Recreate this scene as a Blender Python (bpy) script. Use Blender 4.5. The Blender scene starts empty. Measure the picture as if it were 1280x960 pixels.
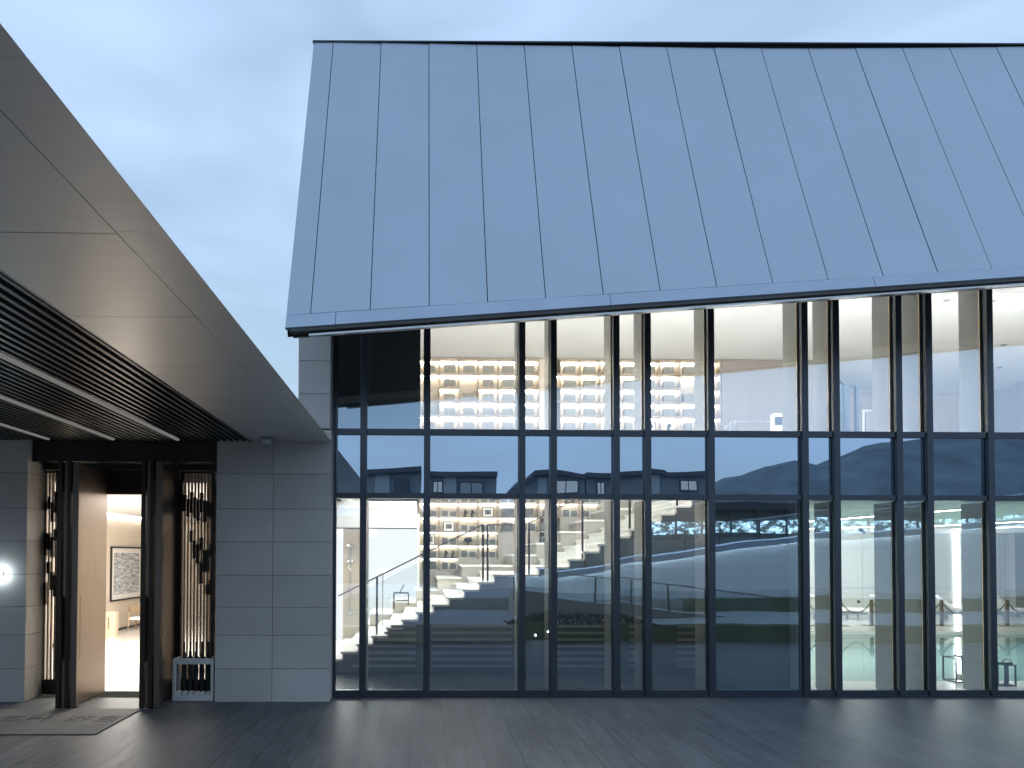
import bpy, math, random
from mathutils import Matrix, Vector
random.seed(7)
rad = math.radians
sc = bpy.context.scene
COL = sc.collection

# ------------------------------------------------------------------ camera
F = 853.33; EYE = 2.4
cam = bpy.data.cameras.new("camera"); camo = bpy.data.objects.new("camera", cam); COL.objects.link(camo)
YAW, PITCH, ROLL = rad(0.9), rad(1.2), rad(0.17)
R = Matrix.Rotation(-YAW, 3, 'Z') @ Matrix.Rotation(rad(90)+PITCH, 3, 'X') @ Matrix.Rotation(ROLL, 3, 'Z')
camo.matrix_world = Matrix.Translation((0, 0, EYE)) @ R.to_4x4()
v = R.transposed() @ Vector((0, 1, 0))
PX = 528 - F*v.x/(-v.z); PY = 695 + F*v.y/(-v.z)
cam.sensor_fit = 'HORIZONTAL'; cam.sensor_width = 36; cam.lens = 24
cam.shift_x = (640-PX)/1280; cam.shift_y = (PY-480)/1280
cam.clip_start = 0.05; cam.clip_end = 3000
sc.camera = camo
def ray(px, py): return R @ Vector(((px-PX)/F, (PY-py)/F, -1))
def at(px, py, Y):
    d = ray(px, py); t = Y/d.y
    return Vector((d.x*t, Y, EYE+d.z*t))
def X_(px, Y, py=695): return at(px, py, Y).x
def Z_(py, Y, px=528): return at(px, py, Y).z
GY = 11.7                                   # plane of the glass
def mir(px, py, V):                         # where a thing stands that the glass shows at (px,py)
    p = at(px, py, V); return Vector((p.x, 2*GY-V, p.z))

# ------------------------------------------------------------------ world, sun, exposure
EL, ROT = rad(8), rad(-78)
w = bpy.data.worlds.new("World"); sc.world = w; w.use_nodes = True
nt = w.node_tree; N = nt.nodes; L = nt.links
bg = N['Background']; bg.inputs['Strength'].default_value = 0.12
sky = N.new('ShaderNodeTexSky'); sky.sky_type = 'NISHITA'; sky.sun_disc = False
sky.sun_elevation = EL; sky.sun_rotation = ROT; sky.air_density = 1.6; sky.dust_density = 1.5; sky.ozone_density = 3.0
tc = N.new('ShaderNodeTexCoord'); mp = N.new('ShaderNodeMapping')
mp.inputs['Scale'].default_value = (1.0, 0.55, 3.2); mp.inputs['Rotation'].default_value = (0.25, 0.3, 0.5)
L.new(tc.outputs['Generated'], mp.inputs['Vector'])
nz = N.new('ShaderNodeTexNoise'); nz.inputs['Scale'].default_value = 1.7; nz.inputs['Detail'].default_value = 3; nz.inputs['Roughness'].default_value = 0.5
nz.inputs['Distortion'].default_value = 0.4
L.new(mp.outputs['Vector'], nz.inputs['Vector'])
cr = N.new('ShaderNodeMapRange'); cr.inputs['From Min'].default_value = 0.38; cr.inputs['From Max'].default_value = 0.68
cr.inputs['To Min'].default_value = 0.5; cr.inputs['To Max'].default_value = 1.0
L.new(nz.outputs['Fac'], cr.inputs['Value'])
mx = N.new('ShaderNodeMix'); mx.data_type = 'RGBA'
mx.inputs['B'].default_value = (2.85, 3.8, 5.35, 1)
L.new(cr.outputs['Result'], mx.inputs['Factor']); L.new(sky.outputs['Color'], mx.inputs['A'])
L.new(mx.outputs['Result'], bg.inputs['Color'])

sun = bpy.data.lights.new("sun", 'SUN'); sun.energy = 0.4; sun.angle = rad(24); sun.color = (1.0, .93, .86)
suno = bpy.data.objects.new("sun", sun); COL.objects.link(suno)
sd = Vector((math.sin(ROT)*math.cos(EL), math.cos(ROT)*math.cos(EL), math.sin(EL)))
suno.rotation_euler = sd.to_track_quat('Z', 'Y').to_euler(); suno.location = (0, 0, 40)
sc.view_settings.view_transform = 'Standard'; sc.view_settings.look = 'None'
sc.view_settings.gamma = 1; sc.view_settings.use_curve_mapping = False
sc.view_settings.exposure = 0.95
sc.cycles.use_denoising = True; sc.cycles.max_bounces = 9; sc.cycles.transparent_max_bounces = 16
sc.cycles.glossy_bounces = 4; sc.cycles.diffuse_bounces = 4
sc.cycles.sample_clamp_indirect = 6; sc.cycles.caustics_reflective = False; sc.cycles.caustics_refractive = False

# ------------------------------------------------------------------ materials
def mat(name, col, rough=.5, metal=0., var=0., vscale=3., bump=0., bscale=40., stretch=(1, 1, 1), spec=.5, var2=0., v2scale=60., rvar=0.):
    m = bpy.data.materials.new(name); m.use_nodes = True
    n = m.node_tree.nodes; l = m.node_tree.links; b = n['Principled BSDF']
    b.inputs['Base Color'].default_value = (*col, 1); b.inputs['Roughness'].default_value = rough
    b.inputs['Metallic'].default_value = metal; b.inputs['Specular IOR Level'].default_value = spec
    t = n.new('ShaderNodeTexCoord'); mpn = n.new('ShaderNodeMapping'); mpn.inputs['Scale'].default_value = stretch
    l.new(t.outputs['Object'], mpn.inputs['Vector'])
    src = None
    def noise(s, d=4):
        q = n.new('ShaderNodeTexNoise'); q.inputs['Scale'].default_value = s; q.inputs['Detail'].default_value = d
        l.new(mpn.outputs['Vector'], q.inputs['Vector']); return q
    col_out = None
    for (amt, s) in ((var, vscale), (var2, v2scale)):
        if amt > 0:
            q = noise(s); r = n.new('ShaderNodeMapRange')
            r.inputs['From Min'].default_value = .3; r.inputs['From Max'].default_value = .7
            r.inputs['To Min'].default_value = 1-amt; r.inputs['To Max'].default_value = 1+amt
            l.new(q.outputs['Fac'], r.inputs['Value'])
            mm = n.new('ShaderNodeVectorMath'); mm.operation = 'SCALE'
            if col_out is None: mm.inputs[0].default_value = col
            else: l.new(col_out, mm.inputs[0])
            l.new(r.outputs['Result'], mm.inputs['Scale']); col_out = mm.outputs['Vector']
    if col_out is not None: l.new(col_out, b.inputs['Base Color'])
    if rvar > 0:
        q = noise(vscale*1.7); r = n.new('ShaderNodeMapRange')
        r.inputs['To Min'].default_value = max(0, rough-rvar); r.inputs['To Max'].default_value = rough+rvar
        l.new(q.outputs['Fac'], r.inputs['Value']); l.new(r.outputs['Result'], b.inputs['Roughness'])
    if bump > 0:
        q = noise(bscale); bp = n.new('ShaderNodeBump'); bp.inputs['Strength'].default_value = bump; bp.inputs['Distance'].default_value = .01
        l.new(q.outputs['Fac'], bp.inputs['Height']); l.new(bp.outputs['Normal'], b.inputs['Normal'])
    return m
def emit(name, col, s):
    m = bpy.data.materials.new(name); m.use_nodes = True; n = m.node_tree.nodes
    n.remove(n['Principled BSDF']); e = n.new('ShaderNodeEmission'); e.inputs['Color'].default_value = (*col, 1); e.inputs['Strength'].default_value = s
    m.node_tree.links.new(e.outputs[0], n['Material Output'].inputs['Surface']); return m
def glassmat(name, tint, refl, rtint=(.70, .87, 1.0), bump=0.0, dark=None):
    m = bpy.data.materials.new(name); m.use_nodes = True; n = m.node_tree.nodes; l = m.node_tree.links
    n.remove(n['Principled BSDF'])
    if dark is None:
        t = n.new('ShaderNodeBsdfTransparent'); t.inputs[0].default_value = (*tint, 1)
    else:
        t = n.new('ShaderNodeBsdfDiffuse'); t.inputs[0].default_value = (*dark, 1)
    g = n.new('ShaderNodeBsdfGlossy'); g.inputs['Roughness'].default_value = 0.0; g.inputs['Color'].default_value = (*rtint, 1)
    fr = n.new('ShaderNodeLayerWeight'); fr.inputs['Blend'].default_value = .5
    p5 = n.new('ShaderNodeMath'); p5.operation = 'POWER'; p5.inputs[1].default_value = 5; l.new(fr.outputs['Facing'], p5.inputs[0])
    ad = n.new('ShaderNodeMath'); ad.operation = 'MULTIPLY_ADD'; ad.use_clamp = True; ad.inputs[1].default_value = 1-refl; ad.inputs[2].default_value = refl
    l.new(p5.outputs[0], ad.inputs[0])
    if bump > 0:
        tx = n.new('ShaderNodeTexCoord'); q = n.new('ShaderNodeTexNoise'); q.inputs['Scale'].default_value = .9; q.inputs['Detail'].default_value = 1
        l.new(tx.outputs['Object'], q.inputs['Vector']); bp = n.new('ShaderNodeBump'); bp.inputs['Strength'].default_value = 1; bp.inputs['Distance'].default_value = bump
        l.new(q.outputs['Fac'], bp.inputs['Height']); l.new(bp.outputs['Normal'], g.inputs['Normal'])
    mixn = n.new('ShaderNodeMixShader'); l.new(ad.outputs[0], mixn.inputs['Fac']); l.new(t.outputs[0], mixn.inputs[1]); l.new(g.outputs[0], mixn.inputs[2])
    l.new(mixn.outputs[0], n['Material Output'].inputs['Surface']); return m

def joints(m, axes, pitch, offs, width=.006, dark=.35):
    """dark joints at a regular pitch along object axes, in the surface's own pattern"""
    n = m.node_tree.nodes; l = m.node_tree.links; b = n['Principled BSDF']
    t = n.new('ShaderNodeTexCoord'); s = n.new('ShaderNodeSeparateXYZ'); l.new(t.outputs['Object'], s.inputs[0])
    acc = None
    for ax, p, o in zip(axes, pitch, offs):
        a = n.new('ShaderNodeMath'); a.operation = 'ADD'; a.inputs[1].default_value = -o+1000*p; l.new(s.outputs[ax], a.inputs[0])
        k = n.new('ShaderNodeMath'); k.operation = 'PINGPONG'; k.inputs[1].default_value = p/2; l.new(a.outputs[0], k.inputs[0])
        c = n.new('ShaderNodeMath'); c.operation = 'LESS_THAN'; c.inputs[1].default_value = width/2; l.new(k.outputs[0], c.inputs[0])
        if acc is None: acc = c.outputs[0]
        else:
            q = n.new('ShaderNodeMath'); q.operation = 'MAXIMUM'; l.new(acc, q.inputs[0]); l.new(c.outputs[0], q.inputs[1]); acc = q.outputs[0]
    mixc = n.new('ShaderNodeMix'); mixc.data_type = 'RGBA'; l.new(acc, mixc.inputs['Factor'])
    old = b.inputs['Base Color']
    if old.is_linked: l.new(old.links[0].from_socket, mixc.inputs['A'])
    else: mixc.inputs['A'].default_value = old.default_value
    c0 = [x*dark for x in old.default_value[:3]]; mixc.inputs['B'].default_value = (*c0, 1)
    l.new(mixc.outputs['Result'], b.inputs['Base Color']); return m

WARM = (1.0, .92, .79); NEUT = (1.0, .95, .88)
M = dict(
 stone=mat('granite_cladding', (.60, .58, .555), .6, 0, .07, 1.1, .25, 90, var2=.26, v2scale=75),
 joint=mat('dark_joint', (.17, .17, .17), .8),
 dark=mat('anodised_dark_frame', (.07, .082, .10), .35, .6, .06, 3, spec=.5),
 fin=mat('grey_fin_panel', (.25, .255, .25), .38, .3, .04, 2),
 gold=mat('brass_trim', (.55, .42, .24), .25, 1),
 roof=mat('pale_metal_roof_panel', (.43, .50, .575), .35, .5, .03, .7, rvar=.04),
 roofj=mat('roof_joint', (.03, .035, .045), .7),
 trim=mat('eave_trim', (.42, .49, .58), .4, .5, .05, 2),
 eave=mat('dark_eave_channel', (.12, .12, .12), .6, .2, .1, 6),
 soffit=mat('brushed_soffit_panel', (.80, .785, .765), .42, .8, .03, 1.2, stretch=(1, 12, 1), var2=.02, v2scale=30, rvar=.05),
 louver=mat('black_louver', (.09, .09, .09), .35, .6, .1, 2),
 black=mat('black_plenum', (.012, .012, .012), .8),
 bronze=mat('brushed_bronze_door', (.17, .142, .123), .36, .85, .06, 2, stretch=(14, 14, .6), rvar=.05),
 dbronze=mat('dark_bronze_frame', (.045, .036, .03), .35, .7, .08, 3),
 white=mat('white_paint', (.78, .77, .75), .55, 0, .02, 2),
 ceil=mat('white_ceiling', (.78, .78, .78), .6, 0, .015, 1),
 wood=mat('pale_wood_panel', (.58, .50, .41), .5, 0, .07, 1.2, stretch=(8, 8, .7), var2=.05, v2scale=25),
 greywood=mat('greyed_wood_panel', (.40, .35, .31), .55, 0, .06, 1.2, stretch=(8, 8, .7), var2=.05, v2scale=25),
 tread=mat('pale_stone_tread', (.80, .78, .75), .35, 0, .04, 3),
 sidewall=joints(mat('dark_stair_cladding', (.10, .11, .12), .5, 0, .1, 1.5), (2, 0), (.161, 1.3), (.02, .3), .008, .5),
 slat=mat('grey_slat', (.30, .31, .32), .5),
 floor=mat('polished_floor', (.66, .64, .60), .12, 0, .03, 1),
 dfloor=mat('darkened_polished_floor', (.025, .027, .03), .25, 0, .1, 1),
 lwood=mat('cream_wood_panel', (.66, .58, .49), .5, 0, .04, 1.2, stretch=(8, 8, .7)),
 edge=mat('shelf_board_wood', (.36, .30, .24), .5, 0, .06, 4),
 wwall=mat('taupe_wood_wall', (.27, .235, .21), .55, 0, .06, 1.2, stretch=(8, 8, .7)),
 redwood=mat('dark_red_wood', (.07, .03, .022), .35, 0, .1, 2),
 slatb=mat('pale_bronze_slat', (.46, .39, .32), .6, 0, .05, 4),
 poolwall=mat('pale_green_wall', (.56, .59, .55), .5, 0, .03, .5),
 tile=mat('pool_deck_tile', (.62, .63, .60), .18, 0, .04, 2),
 darkwall=mat('dark_partition', (.17, .17, .145), .55, 0, .15, .8),
 bframe=mat('black_metal', (.03, .03, .03), .35, .5, .05, 5),
 steel=mat('satin_steel', (.55, .56, .57), .25, 1, .04, 5),
 paper=mat('photo_paper', (.75, .74, .70), .5),
 photo=mat('grey_photograph', (.10, .095, .09), .4, 0, .9, 14, var2=.5, v2scale=60),
 block=mat('grey_book_block', (.30, .29, .26), .7, 0, .12, 8, stretch=(10, 1, .4)),
 fabric=mat('white_cushion', (.86, .88, .9), .8, 0, .05, 4, .2, 60),
 post=mat('brown_post', (.20, .15, .12), .35, .6, .1, 6),
 rope=mat('grey_rope', (.12, .12, .12), .8, 0, .2, 60, .4, 120),
 umb=mat('black_umbrella_cloth', (.02, .02, .022), .7, 0, .2, 20, .5, 60),
 candle=mat('cream_candle', (.80, .76, .62), .5, 0, .03, 9),
 chair=mat('oak_chair', (.42, .30, .19), .45, 0, .1, 6),
 beige=mat('beige_board', (.62, .48, .36), .6, 0, .04, 4),
 housew=mat('grey_render', (.24, .26, .28), .8, 0, .15, .3),
 housel=mat('light_render', (.42, .45, .48), .8, 0, .1, .3),
 houser=mat('slate_roof', (.07, .08, .095), .6, 0, .2, .6),
 grass=mat('mown_grass', (.06, .085, .035), .9, 0, .3, 1.5, .8, 60, var2=.3, v2scale=50),
 hill=mat('hazed_wooded_hill', (.15, .185, .21), .9, 0, .3, .05, 1., .5),  # distance haze is put into this pale bluish colour
 pave2=joints(mat('pale_terrace_paving', (.42, .42, .42), .6, 0, .08, 1.5), (0, 1), (.6, 1.2), (0, 0), .008, .5),
 wall2=joints(mat('white_garden_wall', (.80, .82, .84), .6, 0, .05, .5), (2, 0), (.5, 2.4), (0, 0), .012, .6),
 hedge=mat('dark_shrub_leaf', (.012, .018, .012), .8, 0, .3, 6),
 rubber=mat('coir_mat', (.20, .19, .18), .85, 0, .12, 3, .6, 160, var2=.12, v2scale=120),
 ink=mat('dark_lettering', (.10, .10, .10), .9),
 led=emit('warm_led', WARM, 38), led2=emit('warm_led_dim', (1, .91, .77), 15), ledw=emit('white_led', (1, .97, .92), 16),
 ledc=emit('cove_led', (1, .96, .88), 9), strip=emit('soft_strip', (1, .97, .92), .09),
 backlit=emit('backlit_panel', (.98, .98, 1.0), .88),
 washled=emit('wall_wash_led', (.82, .92, 1.0), 9),
 lampglow=emit('lamp_face', (.8, .95, 1.0), 60), litwin=emit('lit_window', (.75, .9, 1.0), 3.0), litwin3=emit('lit_window_bright', (.7, .88, 1.0), 7.0), litwin2=emit('lit_window_dim', (.8, .88, 1.0), .3),
 spark=emit('ground_lamp_face', (.9, .95, 1.0), 30),
 glass=glassmat('facade_glass', (.94, .96, .955), .24, bump=.0024),
 rail=glassmat('rail_glass', (.94, .97, .96), .05),
 pglass=glassmat('picture_glass', (1, 1, 1), .05),
 spandrel=glassmat('spandrel_glass', (0, 0, 0), .52, dark=(.045, .07, .11), bump=.0014),
)
_m = M['stone']; _n = _m.node_tree.nodes; _l = _m.node_tree.links; _b = _n['Principled BSDF']
_g = _n.new('ShaderNodeNewGeometry'); _r = _n.new('ShaderNodeMapRange'); _r.inputs['To Min'].default_value = .90; _r.inputs['To Max'].default_value = 1.08
_l.new(_g.outputs['Random Per Island'], _r.inputs['Value']); _s = _n.new('ShaderNodeVectorMath'); _s.operation = 'SCALE'
_l.new(_b.inputs['Base Color'].links[0].from_socket, _s.inputs[0]); _l.new(_r.outputs['Result'], _s.inputs['Scale']); _l.new(_s.outputs['Vector'], _b.inputs['Base Color'])
# plaza paving: long stone planks running towards the facade, lightly veined
def paving():
    m = mat('dark_plank_paving', (.10, .105, .115), .34, 0, spec=.35)
    n = m.node_tree.nodes; l = m.node_tree.links; b = n['Principled BSDF']
    t = n.new('ShaderNodeTexCoord')
    br = n.new('ShaderNodeTexBrick'); br.offset = .5; br.inputs['Scale'].default_value = 1
    br.inputs['Brick Width'].default_value = 1.43; br.inputs['Row Height'].default_value = .45; br.inputs['Mortar Size'].default_value = .005
    br.inputs['Color1'].default_value = (.10, .104, .113, 1); br.inputs['Color2'].default_value = (.135, .139, .149, 1); br.inputs['Mortar'].default_value = (.03, .03, .033, 1)
    mp1 = n.new('ShaderNodeMapping'); mp1.inputs['Rotation'].default_value = (0, 0, rad(90)); mp1.inputs['Location'].default_value = (.03, .1, 0)
    l.new(t.outputs['Object'], mp1.inputs['Vector']); l.new(mp1.outputs['Vector'], br.inputs['Vector'])
    mp2 = n.new('ShaderNodeMapping'); mp2.inputs['Scale'].default_value = (9, .9, 1); mp2.inputs['Rotation'].default_value = (0, 0, rad(4))
    l.new(t.outputs['Object'], mp2.inputs['Vector'])
    q = n.new('ShaderNodeTexNoise'); q.inputs['Scale'].default_value = 1.6; q.inputs['Detail'].default_value = 7; q.inputs['Roughness'].default_value = .62
    l.new(mp2.outputs['Vector'], q.inputs['Vector'])
    r = n.new('ShaderNodeMapRange'); r.inputs['From Min'].default_value = .3; r.inputs['From Max'].default_value = .7; r.inputs['To Min'].default_value = .6; r.inputs['To Max'].default_value = 1.45
    l.new(q.outputs['Fac'], r.inputs['Value'])
    s = n.new('ShaderNodeVectorMath'); s.operation = 'SCALE'; l.new(br.outputs['Color'], s.inputs[0]); l.new(r.outputs['Result'], s.inputs['Scale'])
    l.new(s.outputs['Vector'], b.inputs['Base Color'])
    r2 = n.new('ShaderNodeMapRange'); r2.inputs['To Min'].default_value = .36; r2.inputs['To Max'].default_value = .62
    l.new(q.outputs['Fac'], r2.inputs['Value']); l.new(r2.outputs['Result'], b.inputs['Roughness'])
    bp = n.new('ShaderNodeBump'); bp.inputs['Strength'].default_value = .35; bp.inputs['Distance'].default_value = .006
    l.new(q.outputs['Fac'], bp.inputs['Height']); l.new(bp.outputs['Normal'], b.inputs['Normal']); return m
M['paving'] = paving()
def water():
    m = mat('pool_water', (.16, .30, .275), .03, 0, .1, 1.2, var2=.35, v2scale=14, spec=.7)
    n = m.node_tree.nodes; l = m.node_tree.links; b = n['Principled BSDF']
    t = n.new('ShaderNodeTexCoord'); q = n.new('ShaderNodeTexNoise'); q.inputs['Scale'].default_value = 7; q.inputs['Detail'].default_value = 2
    l.new(t.outputs['Object'], q.inputs['Vector']); bp = n.new('ShaderNodeBump'); bp.inputs['Strength'].default_value = .05; bp.inputs['Distance'].default_value = .01
    l.new(q.outputs['Fac'], bp.inputs['Height']); l.new(bp.outputs['Normal'], b.inputs['Normal']); return m
M['water'] = water()

# ------------------------------------------------------------------ mesh helpers
ORG = {}
class MB:
    def __init__(s): s.v = []; s.f = []
    def box(s, x0, x1, y0, y1, z0, z1):
        x0, x1 = min(x0, x1), max(x0, x1); y0, y1 = min(y0, y1), max(y0, y1); z0, z1 = min(z0, z1), max(z0, z1)
        i = len(s.v)
        s.v += [(x, y, z) for z in (z0, z1) for (x, y) in ((x0, y0), (x1, y0), (x1, y1), (x0, y1))]
        s.f += [[i+a for a in q] for q in ((3, 2, 1, 0), (4, 5, 6, 7), (0, 1, 5, 4), (1, 2, 6, 5), (2, 3, 7, 6), (3, 0, 4, 7))]; return s
    def hull(s, a, b):                      # two matching loops joined and capped
        i = len(s.v); n = len(a); s.v += [tuple(p) for p in a]+[tuple(p) for p in b]
        s.f += [[i+k for k in range(n)][::-1], [i+n+k for k in range(n)]]
        s.f += [[i+k, i+(k+1) % n, i+n+(k+1) % n, i+n+k] for k in range(n)]; return s
    def prism_y(s, poly, y0, y1): return s.hull([(x, y0, z) for x, z in poly], [(x, y1, z) for x, z in poly])
    def prism_x(s, poly, x0, x1): return s.hull([(x0, y, z) for y, z in poly], [(x1, y, z) for y, z in poly])
    def prism_z(s, poly, z0, z1): return s.hull([(x, y, z0) for x, y in poly], [(x, y, z1) for x, y in poly])
    def tube(s, pts, r, n=8):
        pts = [Vector(p) for p in pts]; i0 = len(s.v); rr = r if isinstance(r, (list, tuple)) else [r]*len(pts)
        for k, p in enumerate(pts):
            d = (pts[min(k+1, len(pts)-1)]-pts[max(k-1, 0)]).normalized()
            u = d.cross(Vector((0, 0, 1)) if abs(d.z) < .95 else Vector((1, 0, 0))).normalized(); w_ = d.cross(u)
            s.v += [tuple(p+(u*math.cos(a)+w_*math.sin(a))*rr[k]) for a in (2*math.pi*j/n for j in range(n))]
        for k in range(len(pts)-1):
            for j in range(n):
                a = i0+k*n+j; b = i0+k*n+(j+1) % n; s.f.append([a, b, b+n, a+n])
        s.f.append([i0+j for j in range(n)][::-1]); s.f.append([i0+(len(pts)-1)*n+j for j in range(n)]); return s
    def bar(s, a, b, w_, h): # rectangular bar between two points
        a = Vector(a); b = Vector(b); d = (b-a).normalized(); u = d.cross(Vector((0, 0, 1)) if abs(d.z) < .95 else Vector((1, 0, 0))).normalized(); t = d.cross(u)
        q = [(u*w_/2+t*h/2), (u*-w_/2+t*h/2), (u*-w_/2-t*h/2), (u*w_/2-t*h/2)]
        return s.hull([a+k for k in q], [b+k for k in q])
    def build(s, name, m, parent=None, label=None, cat=None, group=None, kind=None, smooth=False, bevel=0):
        xs, ys, zs = zip(*s.v)
        if parent is None: o0 = Vector(((min(xs)+max(xs))/2, (min(ys)+max(ys))/2, min(zs)))
        else: o0 = ORG[parent.name]
        me = bpy.data.meshes.new(name); me.from_pydata([(x-o0.x, y-o0.y, z-o0.z) for x, y, z in s.v], [], s.f)
        import bmesh
        bm = bmesh.new(); bm.from_mesh(me); bmesh.ops.recalc_face_normals(bm, faces=bm.faces); bm.to_mesh(me); bm.free()
        me.materials.append(M[m] if isinstance(m, str) else m)
        if smooth:
            for p in me.polygons: p.use_smooth = True
        o = bpy.data.objects.new(name, me); COL.objects.link(o)
        if parent is None: o.location = o0
        else: o.parent = parent
        ORG[o.name] = o0
        if bevel:
            bv = o.modifiers.new('bevel', 'BEVEL'); bv.width = bevel; bv.segments = 2; bv.limit_method = 'ANGLE'
        if label: o['label'] = label
        if cat: o['category'] = cat
        if group: o['group'] = group
        if kind: o['kind'] = kind
        return o
def B(*a): return MB().box(*a)
def thing(name, label, cat, loc, group=None):
    o = bpy.data.objects.new(name, None); COL.objects.link(o); o.location = loc; o.empty_display_size = .1
    o['label'] = label; o['category'] = cat
    if group: o['group'] = group
    ORG[o.name] = Vector(loc); return o
def dup(root, loc, label, group=None):
    r = root.copy(); COL.objects.link(r); r.location = loc; r['label'] = label; ORG[r.name] = Vector(loc)
    if group: r['group'] = group
    def rec(a, b):
        for ch in list(a.children):
            c = ch.copy(); COL.objects.link(c); c.parent = b; c.matrix_parent_inverse = ch.matrix_parent_inverse; rec(ch, c)
    rec(root, r); return r
def area(name, loc, sx, sy, e, col, target, parent=None):
    a = bpy.data.lights.new(name, 'AREA'); a.shape = 'RECTANGLE'; a.size = sx; a.size_y = sy; a.energy = e; a.color = col
    o = bpy.data.objects.new(name, a); COL.objects.link(o); o.location = loc
    o.rotation_euler = (Vector(loc)-Vector(target)).to_track_quat('Z', 'Y').to_euler(); return o
def ordn(k): return ['first', 'second', 'third', 'fourth', 'fifth', 'sixth', 'seventh', 'eighth', 'ninth', 'tenth', 'eleventh', 'twelfth', 'thirteenth', 'fourteenth', 'fifteenth', 'sixteenth'][k]

# ------------------------------------------------------------------ ground and terraces
B(-600, 600, -900, 600, -1.2, -.45).build('ground', 'grass', kind='structure')
B(-16, 24, 4.3, 11.62, -.4, 0).build('pavement', 'paving', kind='structure')
# terraces in front of the pavilion, one step of lawn at a time (seen in the glass)
B(-16, 40, -1.1, 4.2, -.45, .45).build('terrace', 'pave2', kind='structure')
MB().prism_x([(4.34, 0), (4.2, .45), (3.7, .46), (3.7, 0)], 2.6, 40).build('lawn_bank', 'grass', kind='structure')
B(-30, 60, -12, -1.3, -.45, .88).build('upper_terrace', 'pave2', kind='structure')
MB().prism_x([(-1.08, .44), (-1.3, .89), (-1.9, .90), (-1.9, .44)], 9.5, 60).build('lawn_bank', 'grass', kind='structure')
# hill ridge (virtual distance 420)
def hill():
    prof = [(-900, 660), (300, 650), (700, 640), (860, 620), (893, 604), (915, 598), (935, 596), (960, 586), (985, 581), (1005, 580), (1040, 588), (1052, 566), (1080, 559), (1115, 552), (1160, 548), (1240, 540), (1400, 536), (2000, 560), (3500, 600)]
    mb = MB(); nx, ny = 150, 10
    for j in range(ny):
        for i in range(nx):
            px = -900+4400*i/(nx-1)
            for (a, b) in zip(prof, prof[1:]):
                if a[0] <= px <= b[0]: py = a[1]+(b[1]-a[1])*(px-a[0])/(b[0]-a[0]); break
            p = mir(px, py, 420); t = j/(ny-1)
            s_ = math.sin(t*math.pi/2)**1.3
            z = -1+(p.z+1)*s_ + (0 if t < .1 else random.uniform(-1.6, 1.6))
            mb.v.append((p.x*(1-.25*(1-t)), p.y+150*(1-t), z))
    for j in range(ny-1):
        for i in range(nx-1):
            a = j*nx+i; mb.f.append([a, a+1, a+nx+1, a+nx])
    mb.build('hill', 'hill', kind='structure', smooth=True)
hill()

# ------------------------------------------------------------------ glass pavilion
pav = thing('pavilion', 'two storey glass pavilion with a slanted pale metal roof panel over a lit interior', 'building', (4, GY, 0))
mull_px = [453.7, 533.5, 652.5, 692, 770.7, 810, 889.5, 1007, 1046.5, 1125, 1163, 1239.5]
MX = [X_(416.5, GY-.04)]+[X_(p, GY-.055, 700) for p in mull_px]
MX += [MX[-1]+1.62, MX[-1]+2.16, MX[-1]+3.24]
XE = MX[-1]
Z1a, Z1b = 3.385, 3.475       # lower transom
Z2a, Z2b = 4.475, 4.575      # upper transom
ZT = 8.6                       # glass top, hidden by the roof
for k, x in enumerate(MX):
    mu = MB(); mu.box(x-.055, x+.055, GY-.09, GY-.02, .03, ZT); mu.box(x-.03, x+.03, GY-.02, GY+.05, .03, ZT); mu.build('mullion', 'dark', pav, bevel=.004)
    if 0 < k:
        if k != 8: B(x-.05, x+.05, GY+.06, GY+.54, .04, 3.37).build('interior_fin', 'fin', pav)
        B(x-.05, x+.05, GY+.06, GY+.54, 4.58, 8.0).build('interior_fin', 'fin', pav)
        g = MB(); 
        for (z0, z1) in ((.05, 3.37), (4.58, 8.0)): g.box(x-.066, x-.052, GY+.055, GY+.07, z0, z1)
        g.build('brass_edge', 'gold', pav)
for a, b in zip(MX, MX[1:]):
    for (z0, z1, yo) in ((.03, .12, .0), (Z1a, Z1b, 0), (Z2a, Z2b, 0)):
        B(a+.055, b-.055, GY-.06, GY+.045, z0, z1).build('transom', 'dark', pav)
    def pane(nm, z0, z1, m):
        o = B(a+.03, b-.03, GY-.008, GY+.008, z0, z1).build(nm, m, pav)
        c = Vector(((a+b)/2, GY, (z0+z1)/2))-ORG[pav.name]
        rx, rz = random.gauss(0, .0017), random.gauss(0, .0014)
        for v_ in o.data.vertices:      # each pane sits very slightly out of true
            d = v_.co-c; v_.co.y += d.z*rx+d.x*rz
    pane('window_pane', .12, Z1a, 'glass'); pane('spandrel_panel', Z1b, Z2a, 'spandrel'); pane('window_pane', Z2b, ZT, 'glass')
B(MX[0]-.05, XE, GY-.09, GY+.099, 0, .03).build('sill', 'dark', pav)
# spandrel beam and slabs
B(MX[0]-.4, XE, GY+.1, GY+.35, 3.40, 4.56).build('floor_beam', 'white', pav)
PXW = MX[8]+.03          # partition between stair hall and pool
B(PXW, 26.2, GY+.36, 28.4, 3.40, 4.5).build('floor_slab', 'ceil', pav)
B(-1.9, 19.5, GY+.02, 28.6, 8.06, 8.3).build('ceiling', 'ceil', pav)
B(-3.4, 19.5, GY+.02, 28.6, -.4, .01).build if 0 else None
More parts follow.
